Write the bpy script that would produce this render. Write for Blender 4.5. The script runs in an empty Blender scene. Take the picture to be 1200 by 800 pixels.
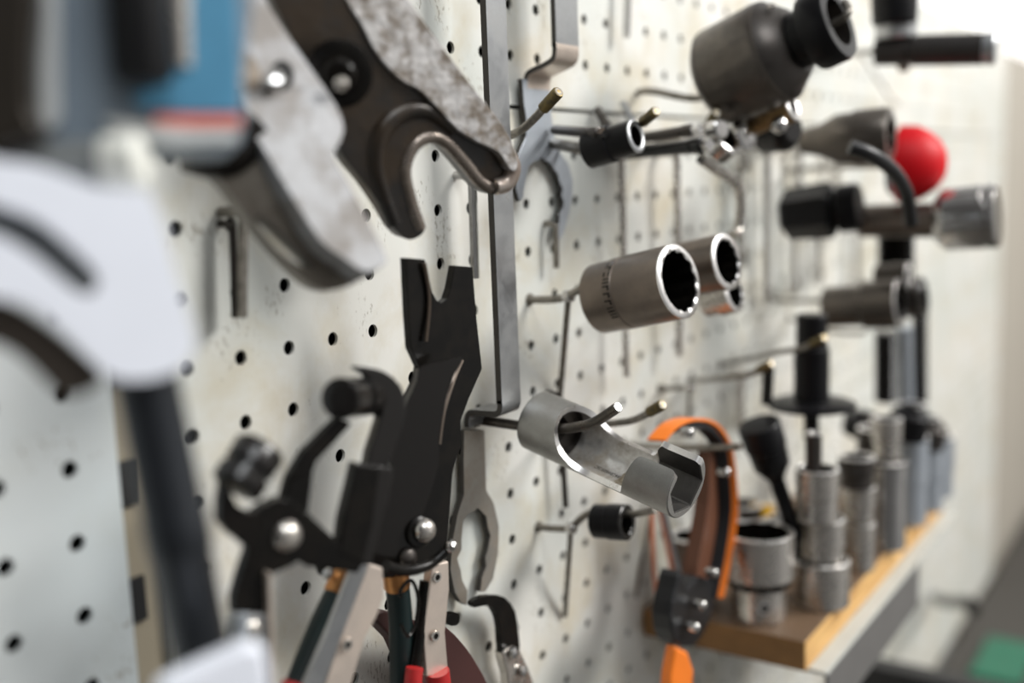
import bpy, math, random
from mathutils import Vector, Matrix
from mathutils.geometry import tessellate_polygon
random.seed(7)
S = 0.001                                    # everything below is written in millimetres
scene = bpy.context.scene
COL = scene.collection
# ------------------------------------------------------------------ camera (solved from the hole grid of the board)
F = 1258.19
R = Matrix(((0.56048661, -0.82729346, -0.03795128), (0.14310186, 0.05161058, 0.98836137), (-0.81570621, -0.55939421, 0.14731428)))
RT = R.transposed()
CAM = Vector((-248.165, -311.959, 62.066))
def ray(px, py): return RT @ Vector(((px-600)/F, -(py-400)/F, -1.0))
def at(px, py, off=0.0):                     # point on plane y = -off
    d = ray(px, py); return CAM + d*((-off-CAM.y)/d.y)
def atz(px, py, z):
    d = ray(px, py); return CAM + d*((z-CAM.z)/d.z)
def atx(px, py, x):
    d = ray(px, py); return CAM + d*((x-CAM.x)/d.x)
def atp(px, py, A, n):
    d = ray(px, py); return CAM + d*((A-CAM).dot(n)/d.dot(n))
def atlen(p0, px, py, L, out=True):          # point seen at (px,py) that lies L mm from p0, the one further from the board
    d = ray(px, py); w = CAM-p0
    a = d.dot(d); b = 2*d.dot(w); c = w.dot(w)-L*L
    D = b*b-4*a*c
    if D <= 0: t = -b/(2*a); return CAM+d*t
    ts = [(-b-math.sqrt(D))/(2*a), (-b+math.sqrt(D))/(2*a)]
    return CAM + d*(ts[0] if out else ts[1])
def facing(p0, px, py, asp):                 # point on the ray whose axis from p0 shows a ring with this width/height ratio
    d = ray(px, py); d = d/d.length; lo, hi = 20.0, 4000.0
    base = (p0-CAM).dot(d)
    def g(t):
        a = (CAM+d*t-p0).normalized(); return -a.dot(d)
    lo, hi = base-400, base
    for _ in range(60):
        m = (lo+hi)/2
        if g(m) > asp: lo = m
        else: hi = m
    return CAM+d*hi
# ------------------------------------------------------------------ materials
MATS = {}
def newmat(name):
    m = bpy.data.materials.new(name); m.use_nodes = True
    nt = m.node_tree; b = nt.nodes['Principled BSDF']
    MATS[name] = m
    return m, nt, b
def N(nt, t, **kw):
    n = nt.nodes.new(t)
    for k, v in kw.items():
        if k in n.inputs: n.inputs[k].default_value = v
        else: setattr(n, k, v)
    return n
def rgb(c): return (c[0], c[1], c[2], 1)
def metal(name, col, rough=.35, met=1.0, dirt=None, dscale=120, damt=.5, bump=.05, bscale=900, rvar=.12, aniso=0):
    m, nt, b = newmat(name)
    tc = N(nt, 'ShaderNodeTexCoord')
    n1 = N(nt, 'ShaderNodeTexNoise', Scale=dscale, Detail=6.0, Roughness=.65); nt.links.new(tc.outputs['Object'], n1.inputs['Vector'])
    r1 = N(nt, 'ShaderNodeValToRGB'); r1.color_ramp.elements[0].position = .5-.22*damt-.1+.12; r1.color_ramp.elements[1].position = .72
    r1.color_ramp.elements[0].position = .42; r1.color_ramp.elements[1].position = .60
    nt.links.new(n1.outputs['Fac'], r1.inputs['Fac'])
    mx = N(nt, 'ShaderNodeMix', data_type='RGBA'); mx.inputs[6].default_value = rgb(col); mx.inputs[7].default_value = rgb(dirt if dirt else [c*.7 for c in col])
    ml = N(nt, 'ShaderNodeMath', operation='MULTIPLY'); ml.inputs[1].default_value = damt if dirt else .35
    nt.links.new(r1.outputs['Color'], ml.inputs[0]); nt.links.new(ml.outputs[0], mx.inputs[0])
    nt.links.new(mx.outputs[2], b.inputs['Base Color'])
    b.inputs['Metallic'].default_value = met
    n2 = N(nt, 'ShaderNodeTexNoise', Scale=bscale, Detail=3.0); nt.links.new(tc.outputs['Object'], n2.inputs['Vector'])
    mr = N(nt, 'ShaderNodeMapRange'); mr.inputs[3].default_value = max(.03, rough-rvar); mr.inputs[4].default_value = min(1, rough+rvar)
    nt.links.new(n1.outputs['Fac'], mr.inputs[0]); nt.links.new(mr.outputs[0], b.inputs['Roughness'])
    if dirt:
        mm = N(nt, 'ShaderNodeMapRange'); mm.inputs[3].default_value = met; mm.inputs[4].default_value = met*(1-.85*damt)
        nt.links.new(r1.outputs['Color'], mm.inputs[0]); nt.links.new(mm.outputs[0], b.inputs['Metallic'])
    bp = N(nt, 'ShaderNodeBump', Strength=bump, Distance=.0004); nt.links.new(n2.outputs['Fac'], bp.inputs['Height']); nt.links.new(bp.outputs[0], b.inputs['Normal'])
    return m
def plain(name, col, rough=.5, met=0, bump=.1, bscale=700, spec=.5, var=.12, vscale=60):
    m, nt, b = newmat(name)
    tc = N(nt, 'ShaderNodeTexCoord')
    n1 = N(nt, 'ShaderNodeTexNoise', Scale=vscale, Detail=5.0); nt.links.new(tc.outputs['Object'], n1.inputs['Vector'])
    mx = N(nt, 'ShaderNodeMix', data_type='RGBA'); mx.inputs[6].default_value = rgb([c*(1-var) for c in col]); mx.inputs[7].default_value = rgb([min(1, c*(1+var)) for c in col])
    nt.links.new(n1.outputs['Fac'], mx.inputs[0]); nt.links.new(mx.outputs[2], b.inputs['Base Color'])
    b.inputs['Roughness'].default_value = rough; b.inputs['Metallic'].default_value = met; b.inputs['Specular IOR Level'].default_value = spec
    n2 = N(nt, 'ShaderNodeTexNoise', Scale=bscale); nt.links.new(tc.outputs['Object'], n2.inputs['Vector'])
    bp = N(nt, 'ShaderNodeBump', Strength=bump, Distance=.0005); nt.links.new(n2.outputs['Fac'], bp.inputs['Height']); nt.links.new(bp.outputs[0], b.inputs['Normal'])
    return m
def board_mat(name, c0, c1, stain, samt):
    m, nt, b = newmat(name)
    tc = N(nt, 'ShaderNodeTexCoord'); src = tc.outputs['Object']
    big = N(nt, 'ShaderNodeTexNoise', Scale=9.0, Detail=4.0); nt.links.new(src, big.inputs['Vector'])
    mx = N(nt, 'ShaderNodeMix', data_type='RGBA'); mx.inputs[6].default_value = rgb(c0); mx.inputs[7].default_value = rgb(c1)
    r0 = N(nt, 'ShaderNodeValToRGB'); r0.color_ramp.elements[0].position = .35; r0.color_ramp.elements[1].position = .65
    nt.links.new(big.outputs['Fac'], r0.inputs['Fac']); nt.links.new(r0.outputs['Color'], mx.inputs[0])
    # soft yellow-brown grime patches
    p = N(nt, 'ShaderNodeTexNoise', Scale=22.0, Detail=7.0, Roughness=.6, Distortion=.3); nt.links.new(src, p.inputs['Vector'])
    r1 = N(nt, 'ShaderNodeValToRGB'); r1.color_ramp.elements[0].position = .47; r1.color_ramp.elements[1].position = .72
    nt.links.new(p.outputs['Fac'], r1.inputs['Fac'])
    m1 = N(nt, 'ShaderNodeMath', operation='MULTIPLY'); m1.inputs[1].default_value = samt; nt.links.new(r1.outputs['Color'], m1.inputs[0])
    mx2 = N(nt, 'ShaderNodeMix', data_type='RGBA'); mx2.inputs[7].default_value = rgb(stain); nt.links.new(m1.outputs[0], mx2.inputs[0]); nt.links.new(mx.outputs[2], mx2.inputs[6])
    # specks and short scratches
    mp = N(nt, 'ShaderNodeMapping'); mp.inputs['Scale'].default_value = (1, 1, .45); nt.links.new(src, mp.inputs['Vector'])
    s = N(nt, 'ShaderNodeTexNoise', Scale=520.0, Detail=3.0, Roughness=.7); nt.links.new(mp.outputs[0], s.inputs['Vector'])
    g = N(nt, 'ShaderNodeTexNoise', Scale=30.0, Detail=2.0); nt.links.new(src, g.inputs['Vector'])
    mm = N(nt, 'ShaderNodeMath', operation='MULTIPLY'); nt.links.new(s.outputs['Fac'], mm.inputs[0]); nt.links.new(g.outputs['Fac'], mm.inputs[1])
    r2 = N(nt, 'ShaderNodeValToRGB'); r2.color_ramp.elements[0].position = .355; r2.color_ramp.elements[1].position = .41
    nt.links.new(mm.outputs[0], r2.inputs['Fac'])
    m3 = N(nt, 'ShaderNodeMath', operation='MULTIPLY'); m3.inputs[1].default_value = .6; nt.links.new(r2.outputs['Color'], m3.inputs[0])
    mx3 = N(nt, 'ShaderNodeMix', data_type='RGBA'); mx3.inputs[7].default_value = (.16, .12, .07, 1); nt.links.new(m3.outputs[0], mx3.inputs[0]); nt.links.new(mx2.outputs[2], mx3.inputs[6])
    nt.links.new(mx3.outputs[2], b.inputs['Base Color'])
    b.inputs['Roughness'].default_value = .42
    bp = N(nt, 'ShaderNodeBump', Strength=.12, Distance=.0006)
    n3 = N(nt, 'ShaderNodeTexNoise', Scale=240.0, Detail=2.0); nt.links.new(src, n3.inputs['Vector']); nt.links.new(n3.outputs['Fac'], bp.inputs['Height']); nt.links.new(bp.outputs[0], b.inputs['Normal'])
    return m
BOARD = board_mat('painted_board', (.60, .615, .575), (.72, .70, .65), (.50, .42, .26), .62)
BOARD_L = board_mat('painted_board_cool', (.56, .61, .62), (.64, .67, .67), (.50, .50, .42), .22)
STEEL = metal('satin_steel', (.62, .585, .54), .27, dirt=(.16, .13, .10), dscale=70, damt=.25)
SATIN = metal('bead_blasted_steel', (.34, .335, .32), .44, .9, dirt=(.15, .125, .10), dscale=60, damt=.3, bump=.12, bscale=1600)
POLISH = metal('polished_edge', (.86, .84, .82), .30)
CHROME = metal('chrome', (.56, .545, .53), .13, bump=.02)
PLATE = metal('brushed_plate', (.42, .43, .44), .36, .95, dirt=(.22, .21, .19), dscale=55, damt=.35)
PLATE_B = metal('bright_zinc_plate', (.50, .54, .59), .42, .8, dirt=(.30, .31, .32), dscale=50, damt=.3)
RUSTY = metal('dull_worn_plate', (.40, .375, .335), .42, .85, dirt=(.23, .17, .11), dscale=45, damt=.5)
SOCKET = metal('brown_grey_socket_steel', (.20, .165, .138), .34, .9, dirt=(.09, .075, .06), dscale=80, damt=.35)
DARKST = metal('dark_socket_steel', (.075, .066, .06), .38, .9, dirt=(.05, .045, .04), dscale=90, damt=.4)
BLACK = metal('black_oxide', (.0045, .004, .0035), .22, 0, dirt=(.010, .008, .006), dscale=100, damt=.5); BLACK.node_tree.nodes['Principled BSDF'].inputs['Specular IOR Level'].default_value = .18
BLACKG = metal('burnished_black_steel', (.009, .0075, .0065), .2, .12)
IMPACT = plain('impact_black', (.005, .0048, .0056), .36, 0, spec=.2)
RUBBER = plain('dark_green_rubber', (.005, .013, .013), .45, spec=.35)
BLKPL = plain('black_plastic', (.009, .009, .010), .38, spec=.4)
ALU = plain('pale_cast_alloy', (.84, .86, .93), .5, .1, var=.04)
CAST = metal('rough_cast_steel', (.46, .445, .435), .5, .5, dirt=(.11, .08, .05), dscale=120, damt=.9, bump=1.6, bscale=210)
GREASE = metal('greasy_forged_steel', (.034, .023, .014), .34, .4, dirt=(.007, .005, .0035), dscale=45, damt=1.0, bump=.9, bscale=130)
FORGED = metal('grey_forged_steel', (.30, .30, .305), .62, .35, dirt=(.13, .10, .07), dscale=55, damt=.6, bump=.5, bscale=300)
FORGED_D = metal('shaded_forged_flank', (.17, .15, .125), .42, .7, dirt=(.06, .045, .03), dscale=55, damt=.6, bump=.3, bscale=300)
NICKEL = metal('warm_nickel_plate', (.72, .62, .54), .34, .8, dirt=(.4, .32, .25), dscale=50, damt=.35)
BRASS = metal('dirty_brass', (.52, .36, .12), .36, .9, dirt=(.09, .07, .035), dscale=260, damt=.8)
BRASSD = metal('tarnished_brass', (.16, .12, .05), .4, .8, dirt=(.05, .04, .02), dscale=260, damt=.7)
COPPER = metal('copper_collar', (.55, .26, .10), .35)
COPW = plain('copper_cable_sheath', (.62, .22, .12), .5)
WIRE = metal('hook_wire', (.26, .24, .21), .34, .9, dirt=(.07, .06, .045), dscale=200, damt=.6)
WIREB = metal('dark_hook_wire', (.10, .088, .075), .3, .9, dirt=(.03, .025, .02), dscale=200, damt=.6)
BLUE = plain('blue_label', (.09, .28, .44), .35, var=.45, vscale=30)
BLUEG = plain('grey_blue_housing', (.22, .27, .32), .4, var=.25, vscale=20)
REDST = plain('red_stripe', (.75, .22, .17), .45)
WHST = plain('white_stripe', (.62, .63, .62), .5)
CREAM = plain('cream_cap', (.72, .72, .66), .5)
GREYC = plain('grey_barrel', (.17, .18, .18), .45, .4)
TUBEM = plain('black_handle_tube', (.022, .025, .030), .30, .4, var=.3)
REDG = plain('red_grip', (.38, .014, .014), .45)
REDP = plain('red_plastic', (.55, .003, .008), .5, spec=.2)
BURG = plain('burgundy_grip', (.050, .014, .012), .5)
ORANGE = plain('orange_paint', (.85, .20, .015), .42)
ORANGED = plain('worn_orange_edge', (.40, .10, .025), .5)
WOOD_M, wnt, wb = newmat('raw_pine')
_tc = N(wnt, 'ShaderNodeTexCoord'); _mp = N(wnt, 'ShaderNodeMapping'); _mp.inputs['Scale'].default_value = (6, 90, 90)
_w = N(wnt, 'ShaderNodeTexNoise', Scale=2.5, Detail=6.0); wnt.links.new(_tc.outputs['Object'], _mp.inputs['Vector']); wnt.links.new(_mp.outputs[0], _w.inputs['Vector'])
_r = N(wnt, 'ShaderNodeValToRGB'); _r.color_ramp.elements[0].position = .3; _r.color_ramp.elements[0].color = (.42, .21, .06, 1); _r.color_ramp.elements[1].position = .7; _r.color_ramp.elements[1].color = (.80, .50, .19, 1)
wnt.links.new(_w.outputs['Fac'], _r.inputs['Fac']); wnt.links.new(_r.outputs['Color'], wb.inputs['Base Color']); wb.inputs['Roughness'].default_value = .6
WOODT = plain('oil_darkened_wood', (.11, .065, .035), .6, var=.4, vscale=40)
WOODE = plain('brown_end_grain', (.20, .10, .03), .65, var=.3, vscale=90)
SHELFW = plain('pale_grey_paint', (.44, .45, .42), .5)
SHELFD = plain('dark_grey_paint', (.13, .125, .12), .5)
GREYS = metal('charcoal_socket_steel', (.14, .122, .105), .32, .85, dirt=(.04, .035, .03), dscale=80, damt=.4)
DARKB = plain('dark_backing', (.012, .012, .012), .9)
RECESS = plain('dusty_channel', (.30, .26, .19), .6, var=.3, vscale=30)
BENCH = plain('black_bench_mat', (.045, .04, .034), .6)
GREEN = plain('green_plastic', (.006, .12, .065), .4)
WALLF = plain('beige_wall', (.56, .53, .47), .8)
POSTM = plain('brown_grey_post', (.40, .365, .31), .7)
FLOORM = plain('concrete', (.25, .25, .24), .8)
YELL = plain('yellow_tape', (.75, .42, .02), .5)
# ------------------------------------------------------------------ mesh builder (millimetres, world frame)
class MB:
    def __init__(s): s.v = []; s.f = []; s.m = []; s.sm = []
    def vert(s, p): s.v.append(Vector(p)); return len(s.v)-1
    def face(s, ids, m=0, smooth=False): s.f.append(tuple(ids)); s.m.append(m); s.sm.append(smooth)
    def box(s, lo, hi, m=0):
        b = len(s.v)
        for x in (lo[0], hi[0]):
            for y in (lo[1], hi[1]):
                for z in (lo[2], hi[2]): s.vert((x, y, z))
        for q in ((0,1,3,2),(4,6,7,5),(0,4,5,1),(2,3,7,6),(0,2,6,4),(1,5,7,3)): s.face([b+i for i in q], m)
        return s
    def lathe(s, p0, axis, prof, n=40, up=None, caps=(True, True)):
        """prof: list of (t, r or r(theta), mat, smooth) rings along axis"""
        a = Vector(axis).normalized(); u = Vector(up) if up else (Vector((0,0,1)) if abs(a.z) < .9 else Vector((1,0,0)))
        u = (u - a*u.dot(a)).normalized(); w = a.cross(u)
        rings = []
        for pr in prof:
            t, r = pr[0], pr[1]; ids = []
            for k in range(n):
                th = 2*math.pi*k/n; rr = r(th) if callable(r) else r
                ids.append(s.vert(p0 + a*t + (u*math.cos(th)+w*math.sin(th))*max(rr, .01)))
            rings.append(ids)
        for i in range(len(rings)-1):
            m = prof[i][2] if len(prof[i]) > 2 else 0; sm = prof[i][3] if len(prof[i]) > 3 else True
            A, B = rings[i], rings[i+1]
            for k in range(n): s.face((A[k], A[(k+1) % n], B[(k+1) % n], B[k]), m, sm)
        if caps[0]: s.face(list(reversed(rings[0])), prof[0][2] if len(prof[0]) > 2 else 0)
        if caps[1]: s.face(rings[-1], prof[-1][2] if len(prof[-1]) > 2 else 0)
        return s
    def tube(s, pts, r, n=14, m=0, sub=6, caps=True):
        P = smooth_path([Vector(p) for p in pts], sub) if sub > 1 and len(pts) > 2 else [Vector(p) for p in pts]
        L = len(P); rs = r if callable(r) else (lambda q: r)
        t0 = (P[1]-P[0]).normalized(); u = t0.orthogonal().normalized(); rings = []
        for i, p in enumerate(P):
            t = (P[min(i+1, L-1)]-P[max(i-1, 0)]).normalized(); u = (u - t*u.dot(t)).normalized(); w = t.cross(u)
            rr = rs(i/(L-1)); rings.append([s.vert(p+(u*math.cos(2*math.pi*k/n)+w*math.sin(2*math.pi*k/n))*rr) for k in range(n)])
        for A, B in zip(rings, rings[1:]):
            for k in range(n): s.face((A[k], A[(k+1) % n], B[(k+1) % n], B[k]), m, True)
        if caps: s.face(list(reversed(rings[0])), m); s.face(rings[-1], m)
        return s
    def slab3(s, outline, holes, n, th, m=0, mside=None):
        loops = [outline]+holes; b = []
        for lp in loops: b.append([s.vert(p) for p in lp])
        tris = tessellate_polygon([[Vector(p) for p in lp] for lp in loops])
        flat = [i for lp in b for i in lp]; pts = [s.v[i] for i in flat]
        back = [s.vert(p - n*th) for p in pts]
        for t in tris:
            q = (pts[t[1]]-pts[t[0]]).cross(pts[t[2]]-pts[t[0]])
            t = t if q.dot(n) > 0 else (t[0], t[2], t[1])
            s.face([flat[i] for i in t], m); s.face([back[i] for i in (t[0], t[2], t[1])], m)
        k = 0
        for lp in b:
            L = len(lp)
            for i in range(L):
                j = (i+1) % L; s.face((lp[i], lp[j], back[k+j], back[k+i]), m if mside is None else mside)
            k += L
        return s
    def build(s, name, mats, parent=None, origin=None, bevel=0, seg=2, loc=None):
        if not isinstance(mats, (list, tuple)): mats = [mats]
        if parent is not None: org = Vector(parent['_o'])
        elif origin is not None: org = Vector(origin)
        else:
            lo = [min(v[i] for v in s.v) for i in range(3)]; hi = [max(v[i] for v in s.v) for i in range(3)]
            org = Vector(((lo[0]+hi[0])/2, (lo[1]+hi[1])/2, lo[2]))
        me = bpy.data.meshes.new(name)
        me.from_pydata([tuple((v-org)*S) for v in s.v], [], s.f)
        for mt in mats: me.materials.append(mt)
        me.polygons.foreach_set('material_index', s.m); me.polygons.foreach_set('use_smooth', s.sm)
        me.update()
        import bmesh
        bm = bmesh.new(); bm.from_mesh(me); bmesh.ops.remove_doubles(bm, verts=bm.verts, dist=1e-6); bmesh.ops.recalc_face_normals(bm, faces=bm.faces)
        for e in bm.edges:
            if len(e.link_faces) == 2 and e.calc_face_angle(0) > math.radians(38): e.smooth = False
        bm.to_mesh(me); bm.free()
        o = bpy.data.objects.new(name, me); COL.objects.link(o)
        if parent is not None: o.parent = parent
        else: o.location = org*S
        if bevel:
            bv = o.modifiers.new('Bevel', 'BEVEL'); bv.width = bevel*S; bv.segments = seg; bv.limit_method = 'ANGLE'; bv.angle_limit = math.radians(35)
        o['_o'] = tuple(org)
        return o
def smooth_path(P, sub=6, closed=False):
    L = len(P); out = []
    rng = range(L if closed else L-1)
    for i in rng:
        if closed: a, b, c, d = P[(i-1) % L], P[i], P[(i+1) % L], P[(i+2) % L]
        else: a, b, c, d = P[max(i-1, 0)], P[i], P[i+1], P[min(i+2, L-1)]
        for k in range(sub):
            t = k/sub; out.append(.5*((2*b)+(c-a)*t+(2*a-5*b+4*c-d)*t*t+(3*b-a-3*c+d)*t**3))
    if not closed: out.append(P[-1])
    return out
def tag(o, label, cat, group=None):
    o['label'] = label; o['category'] = cat
    if group: o['group'] = group
    return o
def thing(name, label, cat, loc, group=None):
    o = bpy.data.objects.new(name, None); COL.objects.link(o); o.location = Vector(loc)*S; o['_o'] = tuple(loc); o.empty_display_size = .005
    return tag(o, label, cat, group)
def structure(o): o['kind'] = 'structure'; return o
FRONT = Vector((0, -1, 0))
def slab(px, off, th, anchor=None, n=FRONT, holes=(), sub=0, mb=None, m=0, mside=None):
    """plate of thickness th whose face lies in the plane through at(anchor, off) with normal n"""
    mb = mb or MB(); n = Vector(n).normalized()
    if anchor is None: anchor = (sum(p[0] for p in px)/len(px), sum(p[1] for p in px)/len(px))
    A = at(anchor[0], anchor[1], off)
    o = [atp(x, y, A, n) for x, y in px]
    if sub: o = smooth_path(o, sub, True)
    hs = [[atp(x, y, A, n) for x, y in h] for h in holes]
    if sub: hs = [smooth_path(h, sub, True) for h in hs]
    return mb.slab3(o, hs, n, th, m, mside)
def circ(cx, cy, rx, ry, k=14, ph=0): return [(cx+rx*math.cos(ph+2*math.pi*i/k), cy+ry*math.sin(ph+2*math.pi*i/k)) for i in range(k)]
def hexr(a, n=6):                                       # polygon profile of apothem a
    w = 2*math.pi/n
    return lambda th: a/math.cos((th % w)-w/2)
def star12(a): return lambda th: max(a/math.cos((th % (math.pi/3))-math.pi/6), a/math.cos(((th+math.pi/6) % (math.pi/3))-math.pi/6))
def sq(a): return hexr(a, 4)
# ------------------------------------------------------------------ the boards
def perforated(name, x0, x1, z0, z1, offx, mat, label, y=0.0, th=1.5, hr=2.95, n=16):
    mb = MB(); s = 25.0
    # hole cells, then plain margins to the edges
    cx0 = math.ceil((x0+9-offx)/s); cx1 = math.floor((x1-9-offx)/s); r0 = math.ceil((z0+7)/s); r1 = math.floor((z1-7)/s)
    X = [offx+s*(c-.5) for c in range(cx0, cx1+2)]; Z = [s*(r-.5) for r in range(r0, r1+2)]
    X[0] = x0; X[-1] = x1; Z[0] = z0; Z[-1] = z1
    for i in range(len(X)-1):
        for j in range(len(Z)-1):
            hx = offx+s*(cx0+i); hz = s*(r0+j)
            inner, outer, back = [], [], []
            for k in range(n):
                a = 2*math.pi*(k+.5)/n; ca, sa = math.cos(a), math.sin(a)
                q = 1/max(abs(ca), abs(sa)); fx, fz = ca*q, sa*q
                gx = (X[i+1]-hx)*fx if fx > 0 else (hx-X[i])*fx
                gz = (Z[j+1]-hz)*fz if fz > 0 else (hz-Z[j])*fz
                inner.append(mb.vert((hx+hr*ca, y, hz+hr*sa))); back.append(mb.vert((hx+hr*ca, y+th, hz+hr*sa)))
                outer.append(mb.vert((hx+gx, y, hz+gz)))
            for k in range(n):
                l = (k+1) % n
                mb.face((inner[k], outer[k], outer[l], inner[l]), 0); mb.face((inner[k], inner[l], back[l], back[k]), 0, True)
            for (ux, uz, k) in ((X[i+1], Z[j+1], n//8-1), (X[i], Z[j+1], 3*n//8-1), (X[i], Z[j], 5*n//8-1), (X[i+1], Z[j], 7*n//8-1)):
                c = mb.vert((ux, y, uz)); l = (k+1) % n
                mb.face((outer[k], c, outer[l]), 0)
    for (a, b) in (((x0, z0), (x1, z0)), ((x1, z0), (x1, z1)), ((x1, z1), (x0, z1)), ((x0, z1), (x0, z0))):
        mb.face([mb.vert((a[0], y, a[1])), mb.vert((b[0], y, b[1])), mb.vert((b[0], y+th+8, b[1])), mb.vert((a[0], y+th+8, a[1]))], 0)
    o = mb.build(name, mat, origin=((x0+x1)/2, y, z0))
    tag(o, label, 'pegboard', 'perforated tool boards'); return o
perforated('perforated_board', -16, 1560, -598, 98.5, 0, BOARD, 'large stained off-white perforated steel board, lower right of the seams, carrying the shelf')
perforated('perforated_board', -16, 1560, 100.6, 242, 15.3, BOARD, 'off-white perforated steel board above the horizontal seam, with offset holes')
perforated('perforated_board', -420, -32, -598, 242, 0, BOARD_L, 'cool grey perforated steel board at the lower left, across the vertical gap')
mb = MB(); mb.box((-430, 11, -598), (1560, 40, 240)); structure(mb.build('wall_back', DARKB))
mb = MB(); mb.box((-31, 4, -598), (-17, 6, 240)); 
for z in range(-590, 230, 42): mb.box((-30, 2.5, z), (-24, 4.1, z+16), 1)
structure(mb.build('trim_1', [RECESS, DARKB]))
# ------------------------------------------------------------------ the room beyond the board
mb = MB(); mb.box((-1200, -2600, -1500), (3400, 900, -1480)); structure(mb.build('floor', FLOORM))
mb = MB(); mb.box((3300, -2600, -1480), (3320, 900, 300)); mb.box((3300, -2600, 1300), (3320, 900, 1500)); mb.box((3300, -2600, 300), (3320, -1500, 1300))
structure(mb.build('wall_far', WALLF))
wm, wn, wbs = newmat('bright_window'); wbs.inputs['Emission Color'].default_value = (1, .985, .95, 1); wbs.inputs['Emission Strength'].default_value = 1.6; wbs.inputs['Base Color'].default_value = (.8, .8, .8, 1)
mb = MB(); mb.box((3306, -1500, 300), (3312, 900, 1300)); structure(mb.build('window_1', wm))
mb = MB()
for yy in (-1500, -900, -300, 300, 880): mb.box((3295, yy, 300), (3305, yy+18, 1300))
for zz in (300, 780, 1285): mb.box((3295, -1500, zz), (3305, 900, zz+16))
structure(mb.build('trim_2', SHELFW))
mb = MB(); mb.box((1572, 14, -1480), (2100, 60, 236)); structure(mb.build('trim_3', POSTM))
# work bench under the board
t = thing('workbench', 'workbench with black mat top under the perforated board', 'workbench', (700, -300, -1480))
MB().box((-300, -560, -640), (2100, -2, -606)).build('bench_top', BENCH, t, bevel=2)
for (x, y) in ((-260, -520), (-260, -60), (2040, -520), (2040, -60)): MB().box((x, y, -1480), (x+50, y+50, -640)).build('leg', SHELFD, t)
# ------------------------------------------------------------------ shelf with the wooden block
ZB, ZS = -213.0, -232.0
t = thing('wall_shelf', 'pale grey steel shelf with dark apron fixed under the wooden block', 'shelf', (500, -60, ZS-30))
MB().box((346, -121, ZS-2.5), (696, -1, ZS)).build('shelf_plate', SHELFW, t, bevel=.6)
MB().box((350, -120.5, ZS-37), (566, -118, ZS-2.6)).build('apron', SHELFD, t, bevel=.5)
MB().box((560, -117, ZS-32), (566, -1, ZS-2.7)).build('bracket', SHELFD, t, bevel=.5)
MB().box((676, -100, ZS-32), (690, -1, ZS-2.7)).build('bracket', SHELFD, t, bevel=.5)
mb = MB(); mb.box((340, -110, ZS+.1), (690, -3, ZB))
mb.m[0] = 1; mb.m[5] = 2
o = mb.build('wooden_block', [WOOD_M, WOODE, WOODT], bevel=.8); tag(o, 'long pine block with oil-darkened top lying on the grey shelf', 'wooden block')
# ------------------------------------------------------------------ sockets (general)
def socket(p0, p1, R0, R1, label, mat=SOCKET, rim=POLISH, inner='12', split=.45, neck=True, group='sockets hanging on the hooks', name='socket', depth=.6, grooves=(), drive=True, cat='socket', n=96, up=None, rimw=2.0, marks=0, single=False):
    """hollow socket from drive end p0 (radius R0) to open end p1 (radius R1)"""
    ax = (p1-p0); L = ax.length; a = ax.normalized()
    root = None if single else thing(name, label, cat, p0, group)
    mb = MB(); pr = [(0, R0-1.2), (.9, R0)]
    if neck and abs(R0-R1) > .3: pr += [(L*split, R0), (L*split+abs(R1-R0)*.8, R1)]
    for g in grooves: pr += [(L*g-.7, R1), (L*g-.35, R1-.5), (L*g+.35, R1-.5), (L*g+.7, R1)]
    pr.sort(key=lambda q: q[0])
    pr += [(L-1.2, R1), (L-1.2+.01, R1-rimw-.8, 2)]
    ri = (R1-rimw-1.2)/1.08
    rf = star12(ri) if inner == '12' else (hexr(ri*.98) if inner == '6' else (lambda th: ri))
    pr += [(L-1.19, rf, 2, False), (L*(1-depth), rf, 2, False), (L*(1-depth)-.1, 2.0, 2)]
    pr = [tuple(list(q)+[0]*(3-len(q))) if len(q) < 3 else q for q in pr]
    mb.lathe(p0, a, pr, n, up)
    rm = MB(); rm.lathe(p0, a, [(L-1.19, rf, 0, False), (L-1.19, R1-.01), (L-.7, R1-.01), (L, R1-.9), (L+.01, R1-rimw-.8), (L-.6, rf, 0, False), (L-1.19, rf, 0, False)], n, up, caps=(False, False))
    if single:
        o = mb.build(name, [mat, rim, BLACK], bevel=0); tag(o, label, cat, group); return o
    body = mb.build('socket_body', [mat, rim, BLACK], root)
    rm.build('rim', rim, root)['label'] = 'bright worn rim' if rim is POLISH else 'socket rim'
    if drive:
        d = MB(); d.lathe(p0-a*.15, a, [(0, sq(R0*.42), 0, False), (.2, sq(R0*.42), 0, False)], 24); d.build('drive_hole', BLACK, body)
    if marks:
        d = MB(); u = Vector((0, 0, 1)); u = (u-a*u.dot(a)).normalized(); w = a.cross(u)
        for k in range(marks):
            th = .55+k*.2                      # dark stamped characters round the near side
            rd = (u*math.cos(th)+w*math.sin(th)); tg = (-u*math.sin(th)+w*math.cos(th))
            c = p0+a*(L*.36)+rd*(R1+.02)
            for (s0, s1, h0, h1) in (random.choice([((-1, -.4, -1, 1), (.3, 1, -1, 1)), ((-1, 1, -1, -.5), (-1, 1, .5, 1)), ((-1, -.4, -1, 1), (-1, 1, .4, 1))])):
                q = [c+tg*(x*1.35)+a*(z*2.0) for x, z in ((s0, h0), (s1, h0), (s1, h1), (s0, h1))]
                d.slab3(q, [], rd, .1)
        d.build('stamped_marks', BLACK, body)
    return root
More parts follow.
